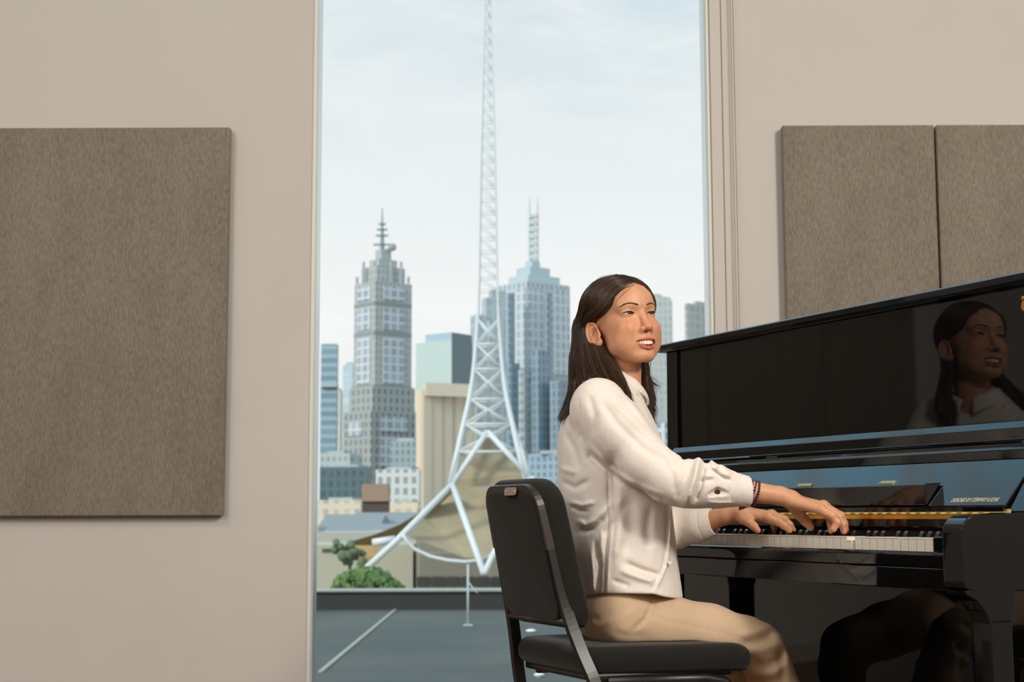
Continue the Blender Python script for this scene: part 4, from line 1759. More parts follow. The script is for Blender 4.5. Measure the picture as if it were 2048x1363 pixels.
def skin_y(x, z):
    """front surface of the face at head x, z"""
    n = 90
    ys_ = np.linspace(34, -56, n).astype(np.float32)
    P = np.stack([np.full(n, x), ys_, np.full(n, z)], 1).astype(np.float32)
    d = f_head(P)
    k = int(np.argmax(d < 0))
    if k == 0:
        return ys_[0]
    return float(ys_[k - 1] + (ys_[k] - ys_[k - 1]) * d[k - 1] / (d[k - 1] - d[k]))


for s in (-1, 1):
    # brow: many short hairs along an arch
    br = MB()
    rg = random.Random(5 + s)
    for i in range(190):
        t_ = rg.random()
        x = 11 + 39 * t_
        zc = 15.5 + 6.2 * math.sin(min(1.0, t_ * 1.15) * math.pi * .62) - 5.5 * max(0, t_ - .62) / .38
        hgt = 2.1 * (1 - .72 * t_) * min(1, .45 + t_ * 4) + .4
        z = zc + rg.uniform(-1, 1) * hgt
        dx, dz = 5.0, (2.6 * (1 - t_ * 1.6) - rg.uniform(-.5, .5)) - (z - zc) * .35
        p0 = (s * x, skin_y(s * x, z) + .15, z)
        x1, z1_ = x + dx, z + dz
        p1 = (s * x1, skin_y(s * x1, z1_) + .35, z1_)
        br.tube([p0, p1], [.34, .16], 4)
    head_mesh(br, 'eyebrow', m_brow)
    la = MB()
    pts, pts2 = [], []
    for k in range(15):
        ex = -1.0 + 2.06 * k / 14
        x = 31 + 14.2 * ex
        h_ = 3.0 * max(0, 1 - min(1, abs(ex)) ** 2) ** .75
        z = -.4 + .6 * ex + h_ + (.5 if ex > .6 else .0)
        yy = -12.2 + 14.0 * math.sqrt(max(.02, 1 - ((x - 31) / 15.6) ** 2 - (z / 14) ** 2))
        pts.append((s * x, yy + .2, z + .1))
        pts2.append((s * x, yy - .1, -.4 + .6 * ex - h_))
    la.tube(pts, [.55 + 1.0 * math.sin(math.pi * min(1, k / 13)) for k in range(15)], 6)
    for k in range(2, 15):
        p = Vector(pts[k])
        la.tube([p, p + Vector((s * (.4 + .12 * k), 2.0, .9))], [.3, .1], 4)
    head_mesh(la, 'eyelashes', m_lash)
    lw = MB().tube(pts2[1:14], [.10 + .12 * k / 12 for k in range(13)], 5)
    head_mesh(lw, 'lower_lash_line', m_lash)

tj = MB()
xs_ = [-21.5, -17.5, -13.2, -8.6, 0.0, 8.6, 13.2, 17.5, 21.5]
for a, b_ in zip(xs_[:-1], xs_[1:]):
    xm, wd_ = (a + b_) / 2, (b_ - a) / 2 - .02
    yy = 5.6 - (abs(xm) / 22) ** 2 * 10.5
    hh = 5.6 if abs(xm) < 9 else (5.0 if abs(xm) < 13.5 else 4.4)
    t = bmesh.new()
    bmesh.ops.create_uvsphere(t, u_segments=14, v_segments=10, radius=1)
    for v in t.verts:
        e = [math.copysign(abs(c) ** .45, c) for c in v.co]
        v.co = Vector((xm + e[0] * wd_, yy + e[1] * 2.2, mouth_z(xm) + 1.6 + e[2] * hh))
    for f in t.faces:
        f.smooth = True
    tj._join(t)
head_mesh(tj, 'teeth', m_teeth)
mo = MB().ball((0, -6, -71), 1, 16, (22, 6.5, 9))
head_mesh(mo, 'mouth_inside', mat('mouth_inside', srgb(70, 24, 22), rough=.6))

# fingernail of the near left finger and the right thumb
m_nail = mat('nail', srgb(226, 176, 156), rough=.25, spec=.5)
jp = LH['fingers'][0][0]
nl = MB().ball((0, 0, 0), .0052, 12, (1.25, .95, .35))
no = nl.build('fingernail', m_nail, None, True)
dv = Vector(jp[3] - jp[2]).normalized()
q3 = dv.to_track_quat('X', 'Z')
no.rotation_mode = 'QUATERNION'
no.rotation_quaternion = q3
no.location = Vector(jp[3]) - dv * .002 + Vector((.0006, -.0028, .0052))
place(no, WO)
# ------------------------------------------------------------------ shirt
m_shirt = mat('cream_cotton', srgb(226, 214, 200), rough=.85, spec=.2, sheen=.08)
vary(m_shirt, srgb(228, 219, 209), srgb(233, 225, 217), scale=140, stretch=(1, 1, 2))
bump(m_shirt, scale=1200, strength=.22, dist=.0005)
_mp2 = mapping(m_shirt, (1.0, 1.0, .55), (.3, .5, .2))
_n2 = N(m_shirt, 'ShaderNodeTexNoise', Scale=34.0, Detail=5.0, Roughness=.5, Distortion=.3)
L(m_shirt, _mp2, 'Vector', _n2, 'Vector')
_b2 = N(m_shirt, 'ShaderNodeBump', Strength=.25, Distance=.007)
L(m_shirt, _n2, 'Fac', _b2, 'Height')
_b1 = [n for n in m_shirt.node_tree.nodes if n.type == 'BUMP' and n != _b2][0]
L(m_shirt, _b2, 'Normal', _b1, 'Normal')
m_button = mat('button', srgb(232, 222, 204), rough=.3)

TOR = [  # photo row, back edge, front edge, half width (m)
    (752, 1212, 1262, .040), (772, 1198, 1272, .060), (792, 1172, 1280, .105), (812, 1144, 1290, .150), (840, 1124, 1304, .168), (870, 1116, 1318, .170), (900, 1114, 1328, .170),
    (960, 1115, 1337, .168), (1000, 1120, 1342, .166), (1060, 1134, 1347, .165), (1100, 1136, 1351, .166), (1140, 1146, 1356, .170), (1185, 1160, 1362, .178), (1230, 1172, 1366, .18)]
_tz = np.array([at(1235, r[0], BY)[2] for r in TOR])[::-1]
_tb = np.array([at(r[1], r[0], BY)[0] for r in TOR])[::-1]
_tf = np.array([at(r[2], r[0], BY)[0] for r in TOR])[::-1]
_tw = np.array([r[3] for r in TOR])[::-1]

RS = [J(1198, 817, 3.245), J(1238, 864, 3.20), J(1288, 923, 3.175), J(1336, 957, 3.16), J(1375, 967, 3.155), J(1410, 971, 3.16), J(1440, 975, 3.165), J(1498, 983, 3.175)]
RSr = [.062, .058, .052, .049, .0465, .042, .0372, .0338]
LS = [J(1225, 822, 3.49), J(1285, 960, 3.55), J(1310, 1050, 3.53), J(1350, 1056, 3.48), J(1395, 1049, 3.44), J(1428, 1042, 3.42)]
LSr = [.062, .060, .054, .045, .0365, .0305]

FOLDS = [  # (photo polyline, width px, depth mm: + ridge, - groove) on the side towards the camera
    ([(1400, 906), (1390, 955), (1373, 1006)], 9, 9.0), ([(1409, 930), (1402, 970), (1391, 1002)], 7, -8.0), ([(1418, 912), (1426, 925), (1436, 938)], 7, 6.0), ([(1440, 925), (1450, 940), (1462, 950)], 7, 4.0), ([(1380, 930), (1368, 965), (1352, 1000)], 9, -4.5),
    ([(1372, 912), (1352, 935)], 8, -4), ([(1428, 940), (1444, 952), (1460, 961)], 4.5, -5), ([(1418, 930), (1440, 944), (1462, 955)], 6, 3.5),
    ([(1395, 962), (1425, 960)], 5, -3), ([(1405, 950), (1430, 951)], 5, 3),
    ([(1203, 804), (1235, 848), (1285, 896), (1340, 930)], 10, -3.5), ([(1222, 800), (1270, 845), (1320, 890)], 9, 3),
    ([(1180, 890), (1215, 935), (1270, 970), (1320, 990)], 8, 4), ([(1172, 905), (1200, 930), (1240, 962)], 9, -6),
    ([(1262, 968), (1300, 985), (1335, 1004)], 7, -4), ([(1318, 900), (1345, 950), (1350, 985)], 9, -2.5),
    ([(1228, 900), (1225, 960), (1222, 1010)], 14, -4), ([(1262, 985), (1262, 1060), (1250, 1110)], 16, -3.5), ([(1240, 980), (1238, 1060), (1230, 1120)], 14, 3.5),
    ([(1142, 1012), (1158, 1021), (1176, 1022)], 5, -3.5), ([(1138, 1003), (1165, 1010), (1190, 1003)], 6, 3), ([(1150, 1038), (1172, 1050), (1194, 1038), (1222, 1005)], 8, 3.5), ([(1158, 1064), (1185, 1056), (1210, 1032)], 8, -3.5), ([(1200, 1075), (1235, 1040), (1250, 1000)], 12, -2.5),
    ([(1120, 960), (1150, 975), (1180, 960)], 8, -3), ([(1118, 935), (1150, 945)], 8, 3), ([(1128, 860), (1150, 900), (1160, 940)], 9, -3),
    ([(1216, 935), (1218, 1040), (1212, 1110), (1208, 1186)], 3, -2.2), ([(1222, 935), (1224, 1040), (1218, 1110), (1214, 1186)], 4, 1.6),
    ([(1190, 1080), (1200, 1130), (1196, 1180)], 6, -3), ([(1182, 1100), (1186, 1150), (1186, 1185)], 5, 2.5), ([(1203, 1060), (1203, 1110)], 4, 2),
    ([(1250, 1125), (1285, 1140), (1318, 1150)], 8, -4.5), ([(1240, 1140), (1280, 1155), (1310, 1163)], 9, 3.5), ([(1225, 1160), (1260, 1172)], 7, -2.5),
    ([(1343, 1010), (1340, 1080), (1334, 1130), (1320, 1160), (1312, 1180)], 3, 2.5), ([(1337, 1010), (1333, 1080), (1327, 1130), (1314, 1158), (1305, 1178)], 3, -2.0),
    ([(1300, 1010), (1295, 1060), (1300, 1100)], 12, -3), ([(1158, 800), (1158, 850), (1164, 880)], 2.5, -1.8), ([(1178, 790), (1190, 830), (1180, 875)], 10, -3), ([(1255, 800), (1285, 835), (1330, 885)], 7, 2),
    ([(1415, 1003), (1440, 1005), (1465, 1004)], 3, 2), ([(1464, 958), (1461, 985), (1464, 1010)], 2, -1.2),
]
_FP = []
for pl, wd_, dp_ in FOLDS:
    q = [at(x, y, 3.2) for x, y in pl]
    _FP.append((np.array([(p[0] / 3.2, (p[2] - CAM_H) / 3.2) for p in q], np.float32), wd_ * .75 / FPX, dp_ * .00135))


def seg2(p, a, b):
    ab = b - a
    t = np.clip(((p - a) @ ab) / float(ab @ ab), 0, 1)
    d = p - a - t[:, None] * ab
    return np.sqrt((d * d).sum(1)), t


def folds(P, lst, ymax):
    """cloth folds: ridges and grooves running over the near side"""
    s = np.stack([P[:, 0] / P[:, 1], (P[:, 2] - CAM_H) / P[:, 1]], 1)
    out = np.zeros(len(P), np.float32)
    for pl, w_, d_ in lst:
        best = None
        n = len(pl) - 1
        m = (s[:, 0] > pl[:, 0].min() - 3 * w_) & (s[:, 0] < pl[:, 0].max() + 3 * w_) & (s[:, 1] > pl[:, 1].min() - 3 * w_) & (s[:, 1] < pl[:, 1].max() + 3 * w_)
        if not m.any():
            continue
        sm = s[m]
        u_ = None
        for i in range(n):
            d, t = seg2(sm, pl[i], pl[i + 1])
            e = (i + t) / n
            if best is None:
                best, u_ = d, e
            else:
                k = d < best
                best = np.where(k, d, best)
                u_ = np.where(k, e, u_)
        f = np.exp(-(best / w_) ** 2) * d_ * np.clip(np.minimum(u_, 1 - u_) * 5 + .25, 0, 1)
        out[m] += f
    return out * np.clip((ymax - P[:, 1]) / .05, 0, 1)


def wobble(P, f, seed):
    r = np.random.default_rng(seed)
    o = np.zeros(len(P), np.float32)
    for k in range(7):
        w_ = r.normal(size=3) * f
        o += np.sin(P @ w_.astype(np.float32) + r.uniform(0, 6.28))
    return o / 7


def f_torso(P):
    z = P[:, 2]
    b_ = np.interp(z, _tz, _tb)
    f_ = np.interp(z, _tz, _tf)
    w_ = np.interp(z, _tz, _tw)
    cx = (b_ + f_) / 2
    a = np.maximum((f_ - b_) / 2, .02)
    # rows were read off the silhouette at the body's own distance; the axis drifts with it
    x = (P[:, 0] - cx) / a
    y = (P[:, 1] - BY) / w_
    k0 = (np.abs(x) ** 2.3 + np.abs(y) ** 2.3) ** (1 / 2.3)
    return ((k0 - 1) * np.minimum(a, w_) * .9).astype(np.float32)


HEM = [(1100, 1202), (1165, 1195), (1180, 1190), (1200, 1184), (1250, 1183), (1300, 1184), (1325, 1191), (1363, 1198), (1420, 1200)]
_hx = np.array([at(x, y, 3.28)[0] for x, y in HEM])
_hz = np.array([at(x, y, 3.28)[2] for x, y in HEM])
SLIT = [J(1416, 988, 3.122), J(1436, 983, 3.119), J(1457, 987, 3.124)]


def f_shirt(P):
    d = f_torso(P)
    r = chain(P, RS, RSr, .02)
    l_ = chain(P, LS, LSr, .02)
    d = smin(d, cap(P, J(1236, 790, BY - .03), J(1196, 800, 3.26), .040, .046), .03)
    d = smin(d, r, .022)
    d = smin(d, l_, .03)
    d = d - folds(P, _FP, 3.33) - .0014 * wobble(P, 50, 1) - .0006 * wobble(P, 120, 2)
    # cut the cuffs and the hem, then hollow them
    for A, B, k in ((RS[-2], RS[-1], 0), (LS[-2], LS[-1], 1)):
        ax_ = (B - A) / np.linalg.norm(B - A)
        if k == 0:
            ax_ = ax_ + np.array([0, 0, .12])
            ax_ /= np.linalg.norm(ax_)
        pl = (P - B.astype(np.float32)) @ ax_.astype(np.float32)
        near = np.linalg.norm(P - B.astype(np.float32), axis=1) < .11
        d = np.where(near, d + .0014 * np.exp(-((pl + .026) / .0016) ** 2) + .0010 * np.exp(-((pl + .004) / .0014) ** 2), d)      # stitched seams of the cuff
        d = np.where(near, np.maximum(d, pl), d)
        hole = cap(P, B - ax_ * .05, B + ax_ * .03, (.0276, .0262)[k])
        d = np.where(near, smax(d, -hole, .002), d)
    hem = np.interp(P[:, 0], _hx, _hz).astype(np.float32) - P[:, 2]
    d = smax(d, hem, .004)
    sl_ = np.minimum(cap(P, SLIT[0], SLIT[1], .0046, .0096), cap(P, SLIT[1], SLIT[2], .0096, .0046))
    sl_ = np.minimum(sl_, np.minimum(cap(P, SLIT[0] + np.array([0, .018, 0]), SLIT[1] + np.array([0, .018, 0]), .0042, .0090), cap(P, SLIT[1] + np.array([0, .018, 0]), SLIT[2] + np.array([0, .018, 0]), .0090, .0042)))
    sl_ = np.minimum(sl_, np.minimum(cap(P, SLIT[0] + np.array([0, .030, 0]), SLIT[1] + np.array([0, .030, 0]), .0035, .0080), cap(P, SLIT[1] + np.array([0, .030, 0]), SLIT[2] + np.array([0, .030, 0]), .0080, .0035)))
    d = smax(d, -sl_, .0015)
    # leave room for the neck
    d = smax(d, -cap(P, NB - np.array([0, 0, .02]), NB + np.array([0.01, 0, .2]), .052, .05), .006)
    return d


shv, shq = nets(f_shirt, (.06, 2.98, .55), (.62, 3.70, 1.16), .0027, .012)
shv = relax(shv, shq, 1, .5)
shirt = place(np_mesh('shirt', shv, shq, m_shirt), WO)

# collar: a stand round the neck and two turned-down wings meeting at the throat
nc = at(1236, 765, BY + .005)


def collar_ring(phi):
    """phi 0 at the nape, +-pi at the throat; inner top and outer bottom edge"""
    fx = -math.cos(phi)
    sy = math.sin(phi)
    front = max(0.0, (abs(phi) - 1.2) / (math.pi - 1.2))
    top = np.array([nc[0] + fx * .047 + .000, nc[1] + .0 + sy * .056, at(1236, 744 + 28 * front ** 1.2, BY)[2]])
    low_ = np.array([nc[0] + fx * .060 + .000 + .004 * front, nc[1] + sy * .074, at(1236, 778 + 40 * front ** 2.0, BY)[2]])
    return top, low_


cv, cq = [], []
NPH, NR = 49, 7
phs = np.linspace(-2.93, 2.93, NPH)
for lay in (0, 1):
    for i, ph in enumerate(phs):
        t_, b_ = collar_ring(ph)
        for j in range(NR):
            s_ = j / (NR - 1)
            p = t_ * (1 - s_) + b_ * s_
            out_ = np.array([-math.cos(ph), math.sin(ph), 0])
            p = p + out_ * (.009 * math.sin(s_ * math.pi * .8) + (.0022 if lay == 0 else 0))
            cv.append(p)
o2 = NPH * NR
for i in range(NPH - 1):
    for j in range(NR - 1):
        a = i * NR + j
        cq.append((a, a + NR, a + NR + 1, a + 1))
        cq.append((o2 + a, o2 + a + 1, o2 + a + NR + 1, o2 + a + NR))
    for j in (0, NR - 1):
        a = i * NR + j
        cq.append((a, o2 + a, o2 + a + NR, a + NR) if j == 0 else (a, a + NR, o2 + a + NR, o2 + a))
for i in (0, NPH - 1):
    for j in range(NR - 1):
        a = i * NR + j
        cq.append((a, a + 1, o2 + a + 1, o2 + a) if i == 0 else (a, o2 + a, o2 + a + 1, a + 1))
col_ = place(np_mesh('collar', cv, cq, m_shirt), WO)
for o_ in (col_,):
    o_.parent = shirt
    o_.matrix_parent_inverse = Matrix.Identity(4)


def button(px_, py_, Y, r=.0048):
    p = at(px_, py_, Y)
    t = bmesh.new()
    bmesh.ops.create_cone(t, cap_ends=True, segments=16, radius1=r, radius2=r * .85, depth=.002)
    bmesh.ops.rotate(t, verts=t.verts, cent=(0, 0, 0), matrix=Matrix.Rotation(math.radians(90), 3, 'X'))
    for v in t.verts:
        v.co += Vector(p)
    b = MB()
    b._join(t)
    o = b.build('button', m_button)
    o.parent = shirt
    return o


# ------------------------------------------------------------------ trousers
m_tan = mat('tan_wool', srgb(196, 164, 126), rough=.85, spec=.2, sheen=.1)
vary(m_tan, srgb(194, 166, 136), srgb(202, 175, 146), scale=420, stretch=(1, 1, 1), detail=6)
bump(m_tan, scale=1500, strength=.2, dist=.0004)
TF = [([(1310, 1190), (1303, 1215), (1290, 1238), (1262, 1262)], 5, -4.5), ([(1246, 1188), (1262, 1210), (1278, 1226)], 3, -1.6), ([(1196, 1240), (1235, 1222), (1258, 1205)], 7, -2.5),
      ([(1204, 1250), (1240, 1235), (1275, 1215)], 7, 2.5), ([(1280, 1222), (1330, 1240), (1400, 1254), (1470, 1272), (1545, 1305)], 2.5, -1.5),
      ([(1478, 1272), (1510, 1262), (1545, 1250)], 8, 4), ([(1485, 1286), (1515, 1282), (1548, 1268)], 8, -5), ([(1500, 1300), (1530, 1298), (1560, 1285)], 9, 4), ([(1502, 1318), (1530, 1330), (1556, 1322), (1566, 1300)], 8, -6),
      ([(1490, 1345), (1520, 1350), (1550, 1345), (1572, 1325)], 8, 5), ([(1545, 1262), (1572, 1300), (1580, 1345)], 8, 3), ([(1560, 1300), (1566, 1340), (1560, 1380)], 7, -4),
      ([(1500, 1356), (1530, 1366), (1560, 1360)], 8, -5), ([(1225, 1262), (1255, 1270), (1290, 1268)], 6, -2), ([(1340, 1195), (1380, 1208), (1440, 1216)], 9, 2.5), ([(1187, 1236), (1200, 1240)], 6, -2)]
_TP = []
for pl, wd_, dp_ in TF:
    q = [at(x, y, 3.2) for x, y in pl]
    _TP.append((np.array([(p[0] / 3.2, (p[2] - CAM_H) / 3.2) for p in q], np.float32), wd_ / FPX, dp_ * .0011))
RT = [J(1238, 1238, 3.27), J(1320, 1251, 3.29), J(1420, 1267, 3.315), J(1490, 1283, 3.33), J(1520, 1297, 3.34), J(1538, 1337, 3.35), J(1556, 1385, 3.36)]
RTr = [.070, .068, .061, .053, .050, .049, .050]
RT += [ANK[0] + np.array([0, 0, .05])]
RTr += [.056]
LT = [J(1244, 1240, 3.46), J(1330, 1258, 3.50), J(1420, 1276, 3.545), J(1480, 1292, 3.58), J(1505, 1300, 3.60), J(1490, 1345, 3.62)]
LTr = [.076, .073, .066, .058, .056, .054]
LT += [ANK[1] + np.array([0, 0, .05])]
LTr += [.056]


def f_pants(P):
    d = ell(P, at(1236, 1222, BY), (.082, .175, .085))
    d = smin(d, ell(P, at(1232, 1246, BY), (.078, .18, .052)), .03)
    d = smin(d, chain(P, RT, RTr, .02), .025)
    d = smin(d, chain(P, LT, LTr, .02), .02)
    d = d - folds(P, _TP, 3.40) - .0012 * wobble(P, 45, 5)
    # the cushion presses the underside flat
    sx_ = (P - np.array([cp[0], cp[1], 0], np.float32)) @ VV.astype(np.float32)
    zs = .520 - .026 * np.clip((sx_ - .07) / .13, 0, None) ** 2
    fl = np.where(sx_ < .20, zs - P[:, 2], -1.0)
    d = np.maximum(d, fl.astype(np.float32))
    d = np.maximum(d, P[:, 2] - at(1240, 1176, 3.3)[2])
    return d


pv, pq = nets(f_pants, (.0, 3.05, .10), (.80, 3.78, .64), .0042, .012)
pv = relax(pv, pq, 2, .5)
place(np_mesh('trousers', pv, pq, m_tan), WO)
m_shoe = mat('shoe_leather', srgb(40, 34, 30), rough=.35)
for a_ in ANK:
    def f_shoe(P, a_=a_):
        d = cap(P, a_ + np.array([-.03, -.005, -.065]), a_ + np.array([.14, .03, -.080]), .040, .036)
        d = smin(d, cap(P, a_ + np.array([-.02, 0, -.03]), a_ + np.array([.0, 0, -.03]), .044, .042), .02)
        return np.maximum(d, .002 - P[:, 2])
    V, Q = nets(f_shoe, a_ - np.array([.12, .1, .12]), a_ + np.array([.22, .12, .06]), .004, .01)
    place(np_mesh('shoe', V, Q, m_shoe), WO)

# ------------------------------------------------------------------ hair
m_hair = bpy.data.materials.new('dark_brown_hair')
m_hair.use_nodes = True
hb = bsdf(m_hair)
hb.inputs['Roughness'].default_value = .36
hb.inputs['Specular IOR Level'].default_value = .55
inf = N(m_hair, 'ShaderNodeNewGeometry')
hr_ = N(m_hair, 'ShaderNodeValToRGB')
hr_.color_ramp.elements[0].color = srgb(36, 25, 18)
hr_.color_ramp.elements[1].color = srgb(84, 58, 40)
hr_.color_ramp.elements[1].position = .95
L(m_hair, inf, 'Random Per Island', hr_, 'Fac')
L(m_hair, hr_, 'Color', hb, 'Base Color')
m_hcap = mat('hair_base', srgb(40, 28, 20), rough=.5, spec=.4)

HC = np.array([0, -86.0, 22.0])
HRAD = np.array([73.5, 88.5, 79.5])


def on_cap(d, lift=0.0):
    d = np.asarray(d, float)
    d = d / np.linalg.norm(d)
    r = 1 / math.sqrt(((d / HRAD) ** 2).sum())
    return HC + d * (r + lift)


def slerp(a, b, t):
    a = np.asarray(a, float) / np.linalg.norm(a)
    b = np.asarray(b, float) / np.linalg.norm(b)
    w_ = math.acos(max(-1, min(1, a @ b)))
    if w_ < 1e-6:
        return a
    return (math.sin((1 - t) * w_) * a + math.sin(t * w_) * b) / math.sin(w_)


def lerp_rows(rows, s):
    """rows: list of (s, point); linear between"""
    for (s0, p0), (s1, p1) in zip(rows[:-1], rows[1:]):
        if s <= s1:
            t = (s - s0) / (s1 - s0)
            return np.asarray(p0, float) * (1 - t) + np.asarray(p1, float) * t
    return np.asarray(rows[-1][1], float)


# where the hanging lengths pass: near side (over the shoulder and the back) and far side (in front)
NEAR = [  # s, list of photo points + distance from behind the ear downwards
    (0.00, [(1184, 676, 3.375), (1203, 695, 3.350), (1224, 727, 3.320), (1246, 763, 3.280), (1265, 803, 3.235)]),
    (0.10, [(1179, 670, 3.372), (1195, 693, 3.350), (1210, 725, 3.320), (1227, 757, 3.275), (1248, 787, 3.235)]),
    (0.20, [(1168, 664, 3.375), (1178, 692, 3.355), (1187, 725, 3.325), (1199, 753, 3.285), (1214, 773, 3.245)]),
    (0.30, [(1157, 656, 3.385), (1163, 690, 3.370), (1166, 726, 3.345), (1168, 757, 3.305), (1168, 787, 3.255)]),
    (0.42, [(1151, 648, 3.405), (1151, 684, 3.395), (1150, 728, 3.375), (1148, 768, 3.345), (1137, 815, 3.310)]),
    (0.55, [(1149, 646, 3.430), (1147, 682, 3.420), (1145, 730, 3.405), (1142, 783, 3.380), (1120, 839, 3.345)]),
    (1.00, [(1160, 650, 3.480), (1158, 684, 3.470), (1154, 735, 3.455), (1149, 790, 3.430), (1128, 836, 3.390)]),
]
FAR = [
    (0.00, [(1289, 685, 3.418), (1288, 715, 3.415), (1291, 750, 3.425), (1297, 800, 3.420), (1306, 850, 3.410)]),
    (0.35, [(1283, 685, 3.430), (1281, 715, 3.430), (1289, 748, 3.445), (1303, 775, 3.450), (1312, 798, 3.45)]),
    (0.60, [(1270, 685, 3.445), (1268, 715, 3.445), (1277, 760, 3.455), (1286, 800, 3.450), (1298, 835, 3.44)]),
    (1.00, [(1205, 690, 3.48), (1205, 715, 3.47), (1192, 765, 3.48), (1180, 800, 3.47), (1160, 840, 3.45)]),
]
# hairline from the parting over the temple and the top of the ear to behind it (directions seen from the middle of the skull)
LINE = np.array([(-.05, .91, .42), (-.387, .859, .345), (-.596, .765, .24), (-.752, .655, .06), (-.83, .50, -.06), (-.90, .25, -.13), (-.97, .02, -.17), (-.94, -.25, -.22), (-.86, -.44, -.36)])
LINE /= np.linalg.norm(LINE, axis=1)[:, None]


def hang(tab, s):
    n = len(tab[0][1])
    return [lerp_rows([(r[0], J(*r[1][k])) for r in tab], s) for k in range(n)]


def strand_path(sd, s, lift=0.0):
    """one lock from the parting over the head and down; sd -1 near side, +1 far side; s 0 front .. 1 back"""
    al = math.radians(150)
    d0b = np.array([.0, math.cos(al), math.sin(al)])
    d1b = np.array([-.25, -.96, -.06])
    pts = []
    n = 9
    w_ = s ** .85
    for k in range(n):
        t = k / (n - 1)
        fr_ = LINE[k]
        bk_ = slerp(d0b, d1b, t)
        d = fr_ * (1 - w_) + bk_ * w_
        d = d + np.array([0, 0, .55]) * w_ * (1 - w_) * (1 - t) * 2
        d[0] *= -sd
        d /= np.linalg.norm(d)
        lf = lift + 2.5 + 4.0 * math.sin(math.pi * min(1, t * 1.1)) * min(1, .35 + s * 2) - (2.5 if t < .1 else 0) * (0 if s > .3 else 1)
        pts.append(hw_(on_cap(d, lf)))
    if sd < 0:
        pts = pts[:9 - int(round(min(3, max(0, (s - .06) * 16))))]
    return pts + hang(NEAR if sd < 0 else FAR, s)


def smooth_path(pts, n):
    """Catmull-Rom through the points, n samples by arc length"""
    P_ = np.array(pts)
    P_ = np.vstack([2 * P_[0] - P_[1], P_, 2 * P_[-1] - P_[-2]])
    out_ = []
    for i in range(1, len(P_) - 2):
        p0, p1, p2, p3 = P_[i - 1:i + 3]
        for t in np.linspace(0, 1, 8, endpoint=False):
            out_.append(.5 * ((2 * p1) + (-p0 + p2) * t + (2 * p0 - 5 * p1 + 4 * p2 - p3) * t * t + (-p0 + 3 * p1 - 3 * p2 + p3) * t ** 3))
    out_.append(P_[-2])
    out_ = np.array(out_)
    l_ = np.concatenate([[0], np.cumsum(np.linalg.norm(np.diff(out_, axis=0), axis=1))])
    u_ = np.linspace(0, l_[-1], n)
    return np.stack([np.interp(u_, l_, out_[:, k]) for k in range(3)], 1)


# solid under-volume so no scalp shows between the strands
locks = []
for sd, cnt in ((-1, 15), (1, 12)):
    for i in range(cnt):
        s = i / (cnt - 1)
        locks.append(smooth_path(strand_path(sd, s, -2.0), 19))


def f_hair(P):
    d = None
    for q in locks:
        m = len(q)
        rr = [.004] + [.0062] * 8 + [.0075, .009, .009, .009, .0085, .008, .007, .006, .0045, .0025]
        e = chain(P, list(q), rr)
        d = e if d is None else smin(d, e, .007)
    hp_ = to_head(P)
    shell = ell(hp_, HC, HRAD + 4.5) * .001
    keep = (hp_[:, 1] - np.interp(hp_[:, 2], [-70, -40, -12, 4, 12, 26, 45, 56, 64, 74], [-150, -128, -112, -80, -50, -32, -19, -7, 1, 14])).astype(np.float32) * .0006  # behind the hairline only
    d = smin(d, smax(shell, keep, .004), .006)
    return d


hlo = np.min([q.min(0) for q in locks], 0) - .02
hhi = np.max([q.max(0) for q in locks], 0) + .02
hav, haq = nets(f_hair, hlo, hhi, .0030, .01)
hav = relax(hav, haq, 1, .5)
hair = place(np_mesh('hair', hav, haq, m_hcap), WO)

# strands combed over it
SV, SF = [], []
rg = np.random.default_rng(11)


def add_strand(path, r0):
    n = len(path)
    t = np.gradient(path, axis=0)
    t /= np.linalg.norm(t, axis=1)[:, None] + 1e-9
    ref = np.array([.3, .9, .2])
    a = np.cross(t, ref)
    a /= np.linalg.norm(a, axis=1)[:, None] + 1e-9
    b = np.cross(t, a)
    base = sum(len(v) for v in SV)
    prof = np.clip(np.minimum(np.linspace(0, 1, n) * 8 + .5, (1 - np.linspace(0, 1, n)) * 3.2 + .15), 0, 1) * r0
    ring = np.stack([path + prof[:, None] * (a * math.cos(w) + b * math.sin(w)) for w in (0, 2.094, 4.189)], 1).reshape(-1, 3)
    SV.append(ring)
    i = np.arange(n - 1)[:, None] * 3 + base
    for k in range(3):
        SF.append(np.concatenate([i + k, i + (k + 1) % 3, i + 3 + (k + 1) % 3, i + 3 + k], 1))


for sd, cnt in ((-1, 2400), (1, 1100)):
    for i in range(cnt):
        s = float(rg.random()) if rg.random() > .15 else float(rg.random()) * .12
        pth = smooth_path(strand_path(sd, s, float(rg.uniform(4.0, 7.0))), 28)
        n = len(pth)
        u_ = np.linspace(0, 1, n)[:, None]
        dr = rg.normal(size=3)
        dr[1] -= .9
        dr /= np.linalg.norm(dr)
        jit = dr * float(rg.uniform(.0055, .0095)) * np.clip((u_ - .42) * 6, 0, 1) * np.clip((1.06 - u_) * 3, 0, 1)
        jit = jit + rg.normal(size=3) * .0012 + rg.normal(size=3) * .0045 * np.clip(u_ * 2.4 - 1.4, 0, 1) ** 1.5
        wv_ = float(rg.uniform(0, 6.28))
        jit = jit + np.array([.0011, .0005, 0]) * np.sin(u_ * 9 + wv_)
        k = np.linspace(0, min(1.0, float(rg.uniform(.88, 1.06))) * (n - 1), n)
        pth = np.stack([np.interp(k, np.arange(n), (pth + jit)[:, c]) for c in range(3)], 1)
        add_strand(pth, float(rg.uniform(.0004, .00075)))
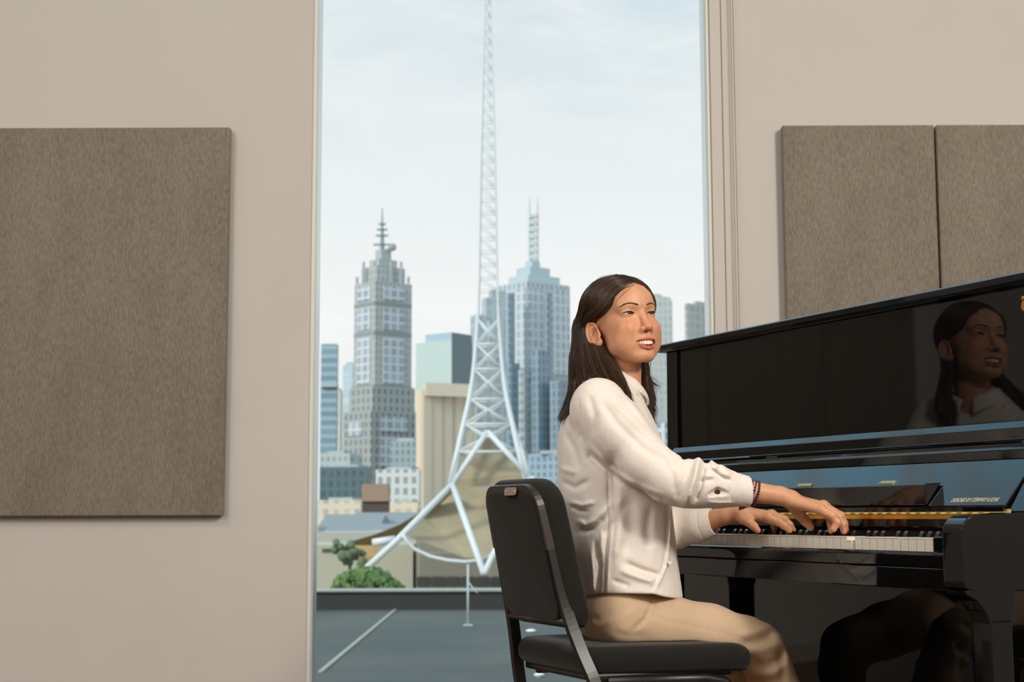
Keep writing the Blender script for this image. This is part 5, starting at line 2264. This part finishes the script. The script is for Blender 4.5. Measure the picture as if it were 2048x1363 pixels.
# a few loose hairs: over the ear and the forehead
for pts in ([(1203, 648, 3.325), (1195, 655, 3.322), (1185, 668, 3.325), (1180, 690, 3.34), (1184, 720, 3.33)], [(1262, 575, 3.294), (1247, 587, 3.290), (1234, 600, 3.292), (1228, 612, 3.297)],
            [(1238, 742, 3.26), (1252, 762, 3.25), (1260, 800, 3.23), (1268, 812, 3.225)], [(1296, 752, 3.44), (1308, 776, 3.44), (1318, 782, 3.44)], [(1294, 790, 3.42), (1304, 806, 3.42), (1312, 830, 3.42)]):
    base_ = [J(*p) for p in pts]
    for k in range(6):
        o_ = rg.normal(size=3) * .0012
        add_strand(smooth_path([p + o_ * (1 + .4 * j) for j, p in enumerate(base_)], 16), .00024)
# wispy flicked ends at the back and on the chest
for (x0, y0, x1, y1, Y, cn) in ((1146, 790, 1118, 842, 3.31, 50), (1150, 785, 1128, 832, 3.30, 40), (1292, 745, 1316, 776, 3.44, 26), (1296, 800, 1308, 852, 3.41, 40), (1298, 780, 1314, 826, 3.42, 16)):
    for k in range(cn):
        o0, o1 = rg.normal(size=3) * .004, rg.normal(size=3) * .006
        a_, b_ = J(x0, y0, Y) + o0, J(x1, y1, Y) + o1
        m1 = (a_ + b_) / 2 + np.array([.004 * (1 if x1 < x0 else -.3), 0, -.004])
        add_strand(smooth_path([a_ + np.array([.002, 0, .025]), a_, m1, b_], 14), .0006)
so = place(np_mesh('hair_strands', np.concatenate(SV), np.concatenate(SF), m_hair), WO)
so.parent = hair
so.matrix_parent_inverse = Matrix.Identity(4)

# ------------------------------------------------------------------ buttons, bracelet
button(1283, 781, 3.285, .0035)
button(1340, 1125, 3.235)
button(1477, 986, 3.139)
m_bead = mat('purple_bead', srgb(58, 28, 58), rough=.12, spec=.6)
m_bead2 = mat('black_bead', srgb(18, 14, 18), rough=.15, spec=.6)
wa, wb = J(1489, 982, 3.176), J(1513, 986, 3.178)
wax = (wb - wa) / np.linalg.norm(wb - wa)
wu = np.cross(wax, np.array([0, 1.0, 0]))
wu /= np.linalg.norm(wu)
wv = np.cross(wax, wu)
BR = thing('bead_bracelet', tuple((wa + wb) / 2), 0, 'dark purple bead bracelet wound three times around her right wrist', 'bracelet')
for k, (off, tilt) in enumerate(((.006, .012), (.0130, .010), (.0195, .004))):
    b = MB()
    R_w = .0262
    nbd = 28
    for i in range(nbd):
        a_ = 2 * math.pi * i / nbd
        low_ = (1 - math.cos(a_)) / 2
        p = wa + wax * (off + .006 - tilt * (.5 - .5 * math.cos(a_)) * 1.2) + (wu * math.cos(a_) + wv * math.sin(a_)) * R_w * (1.0 + .0 * low_)
        # strands hang: the lower half sags away from the skin
        p = p + np.array([0, 0, -.0015])
        b.ball(p, .0031, 8)
    o = place(b.build('bead_strand', m_bead, None, True), BR)
b = MB()
pz = wa + wax * (-.012) - np.array([0, .01, .0385])
for i in range(5):
    b.ball(pz + np.array([.0055 * i, .004 * i * .5, .0018 * i]), .0034, 8)
place(b.build('pendant_bead', m_bead2, None, True), BR)
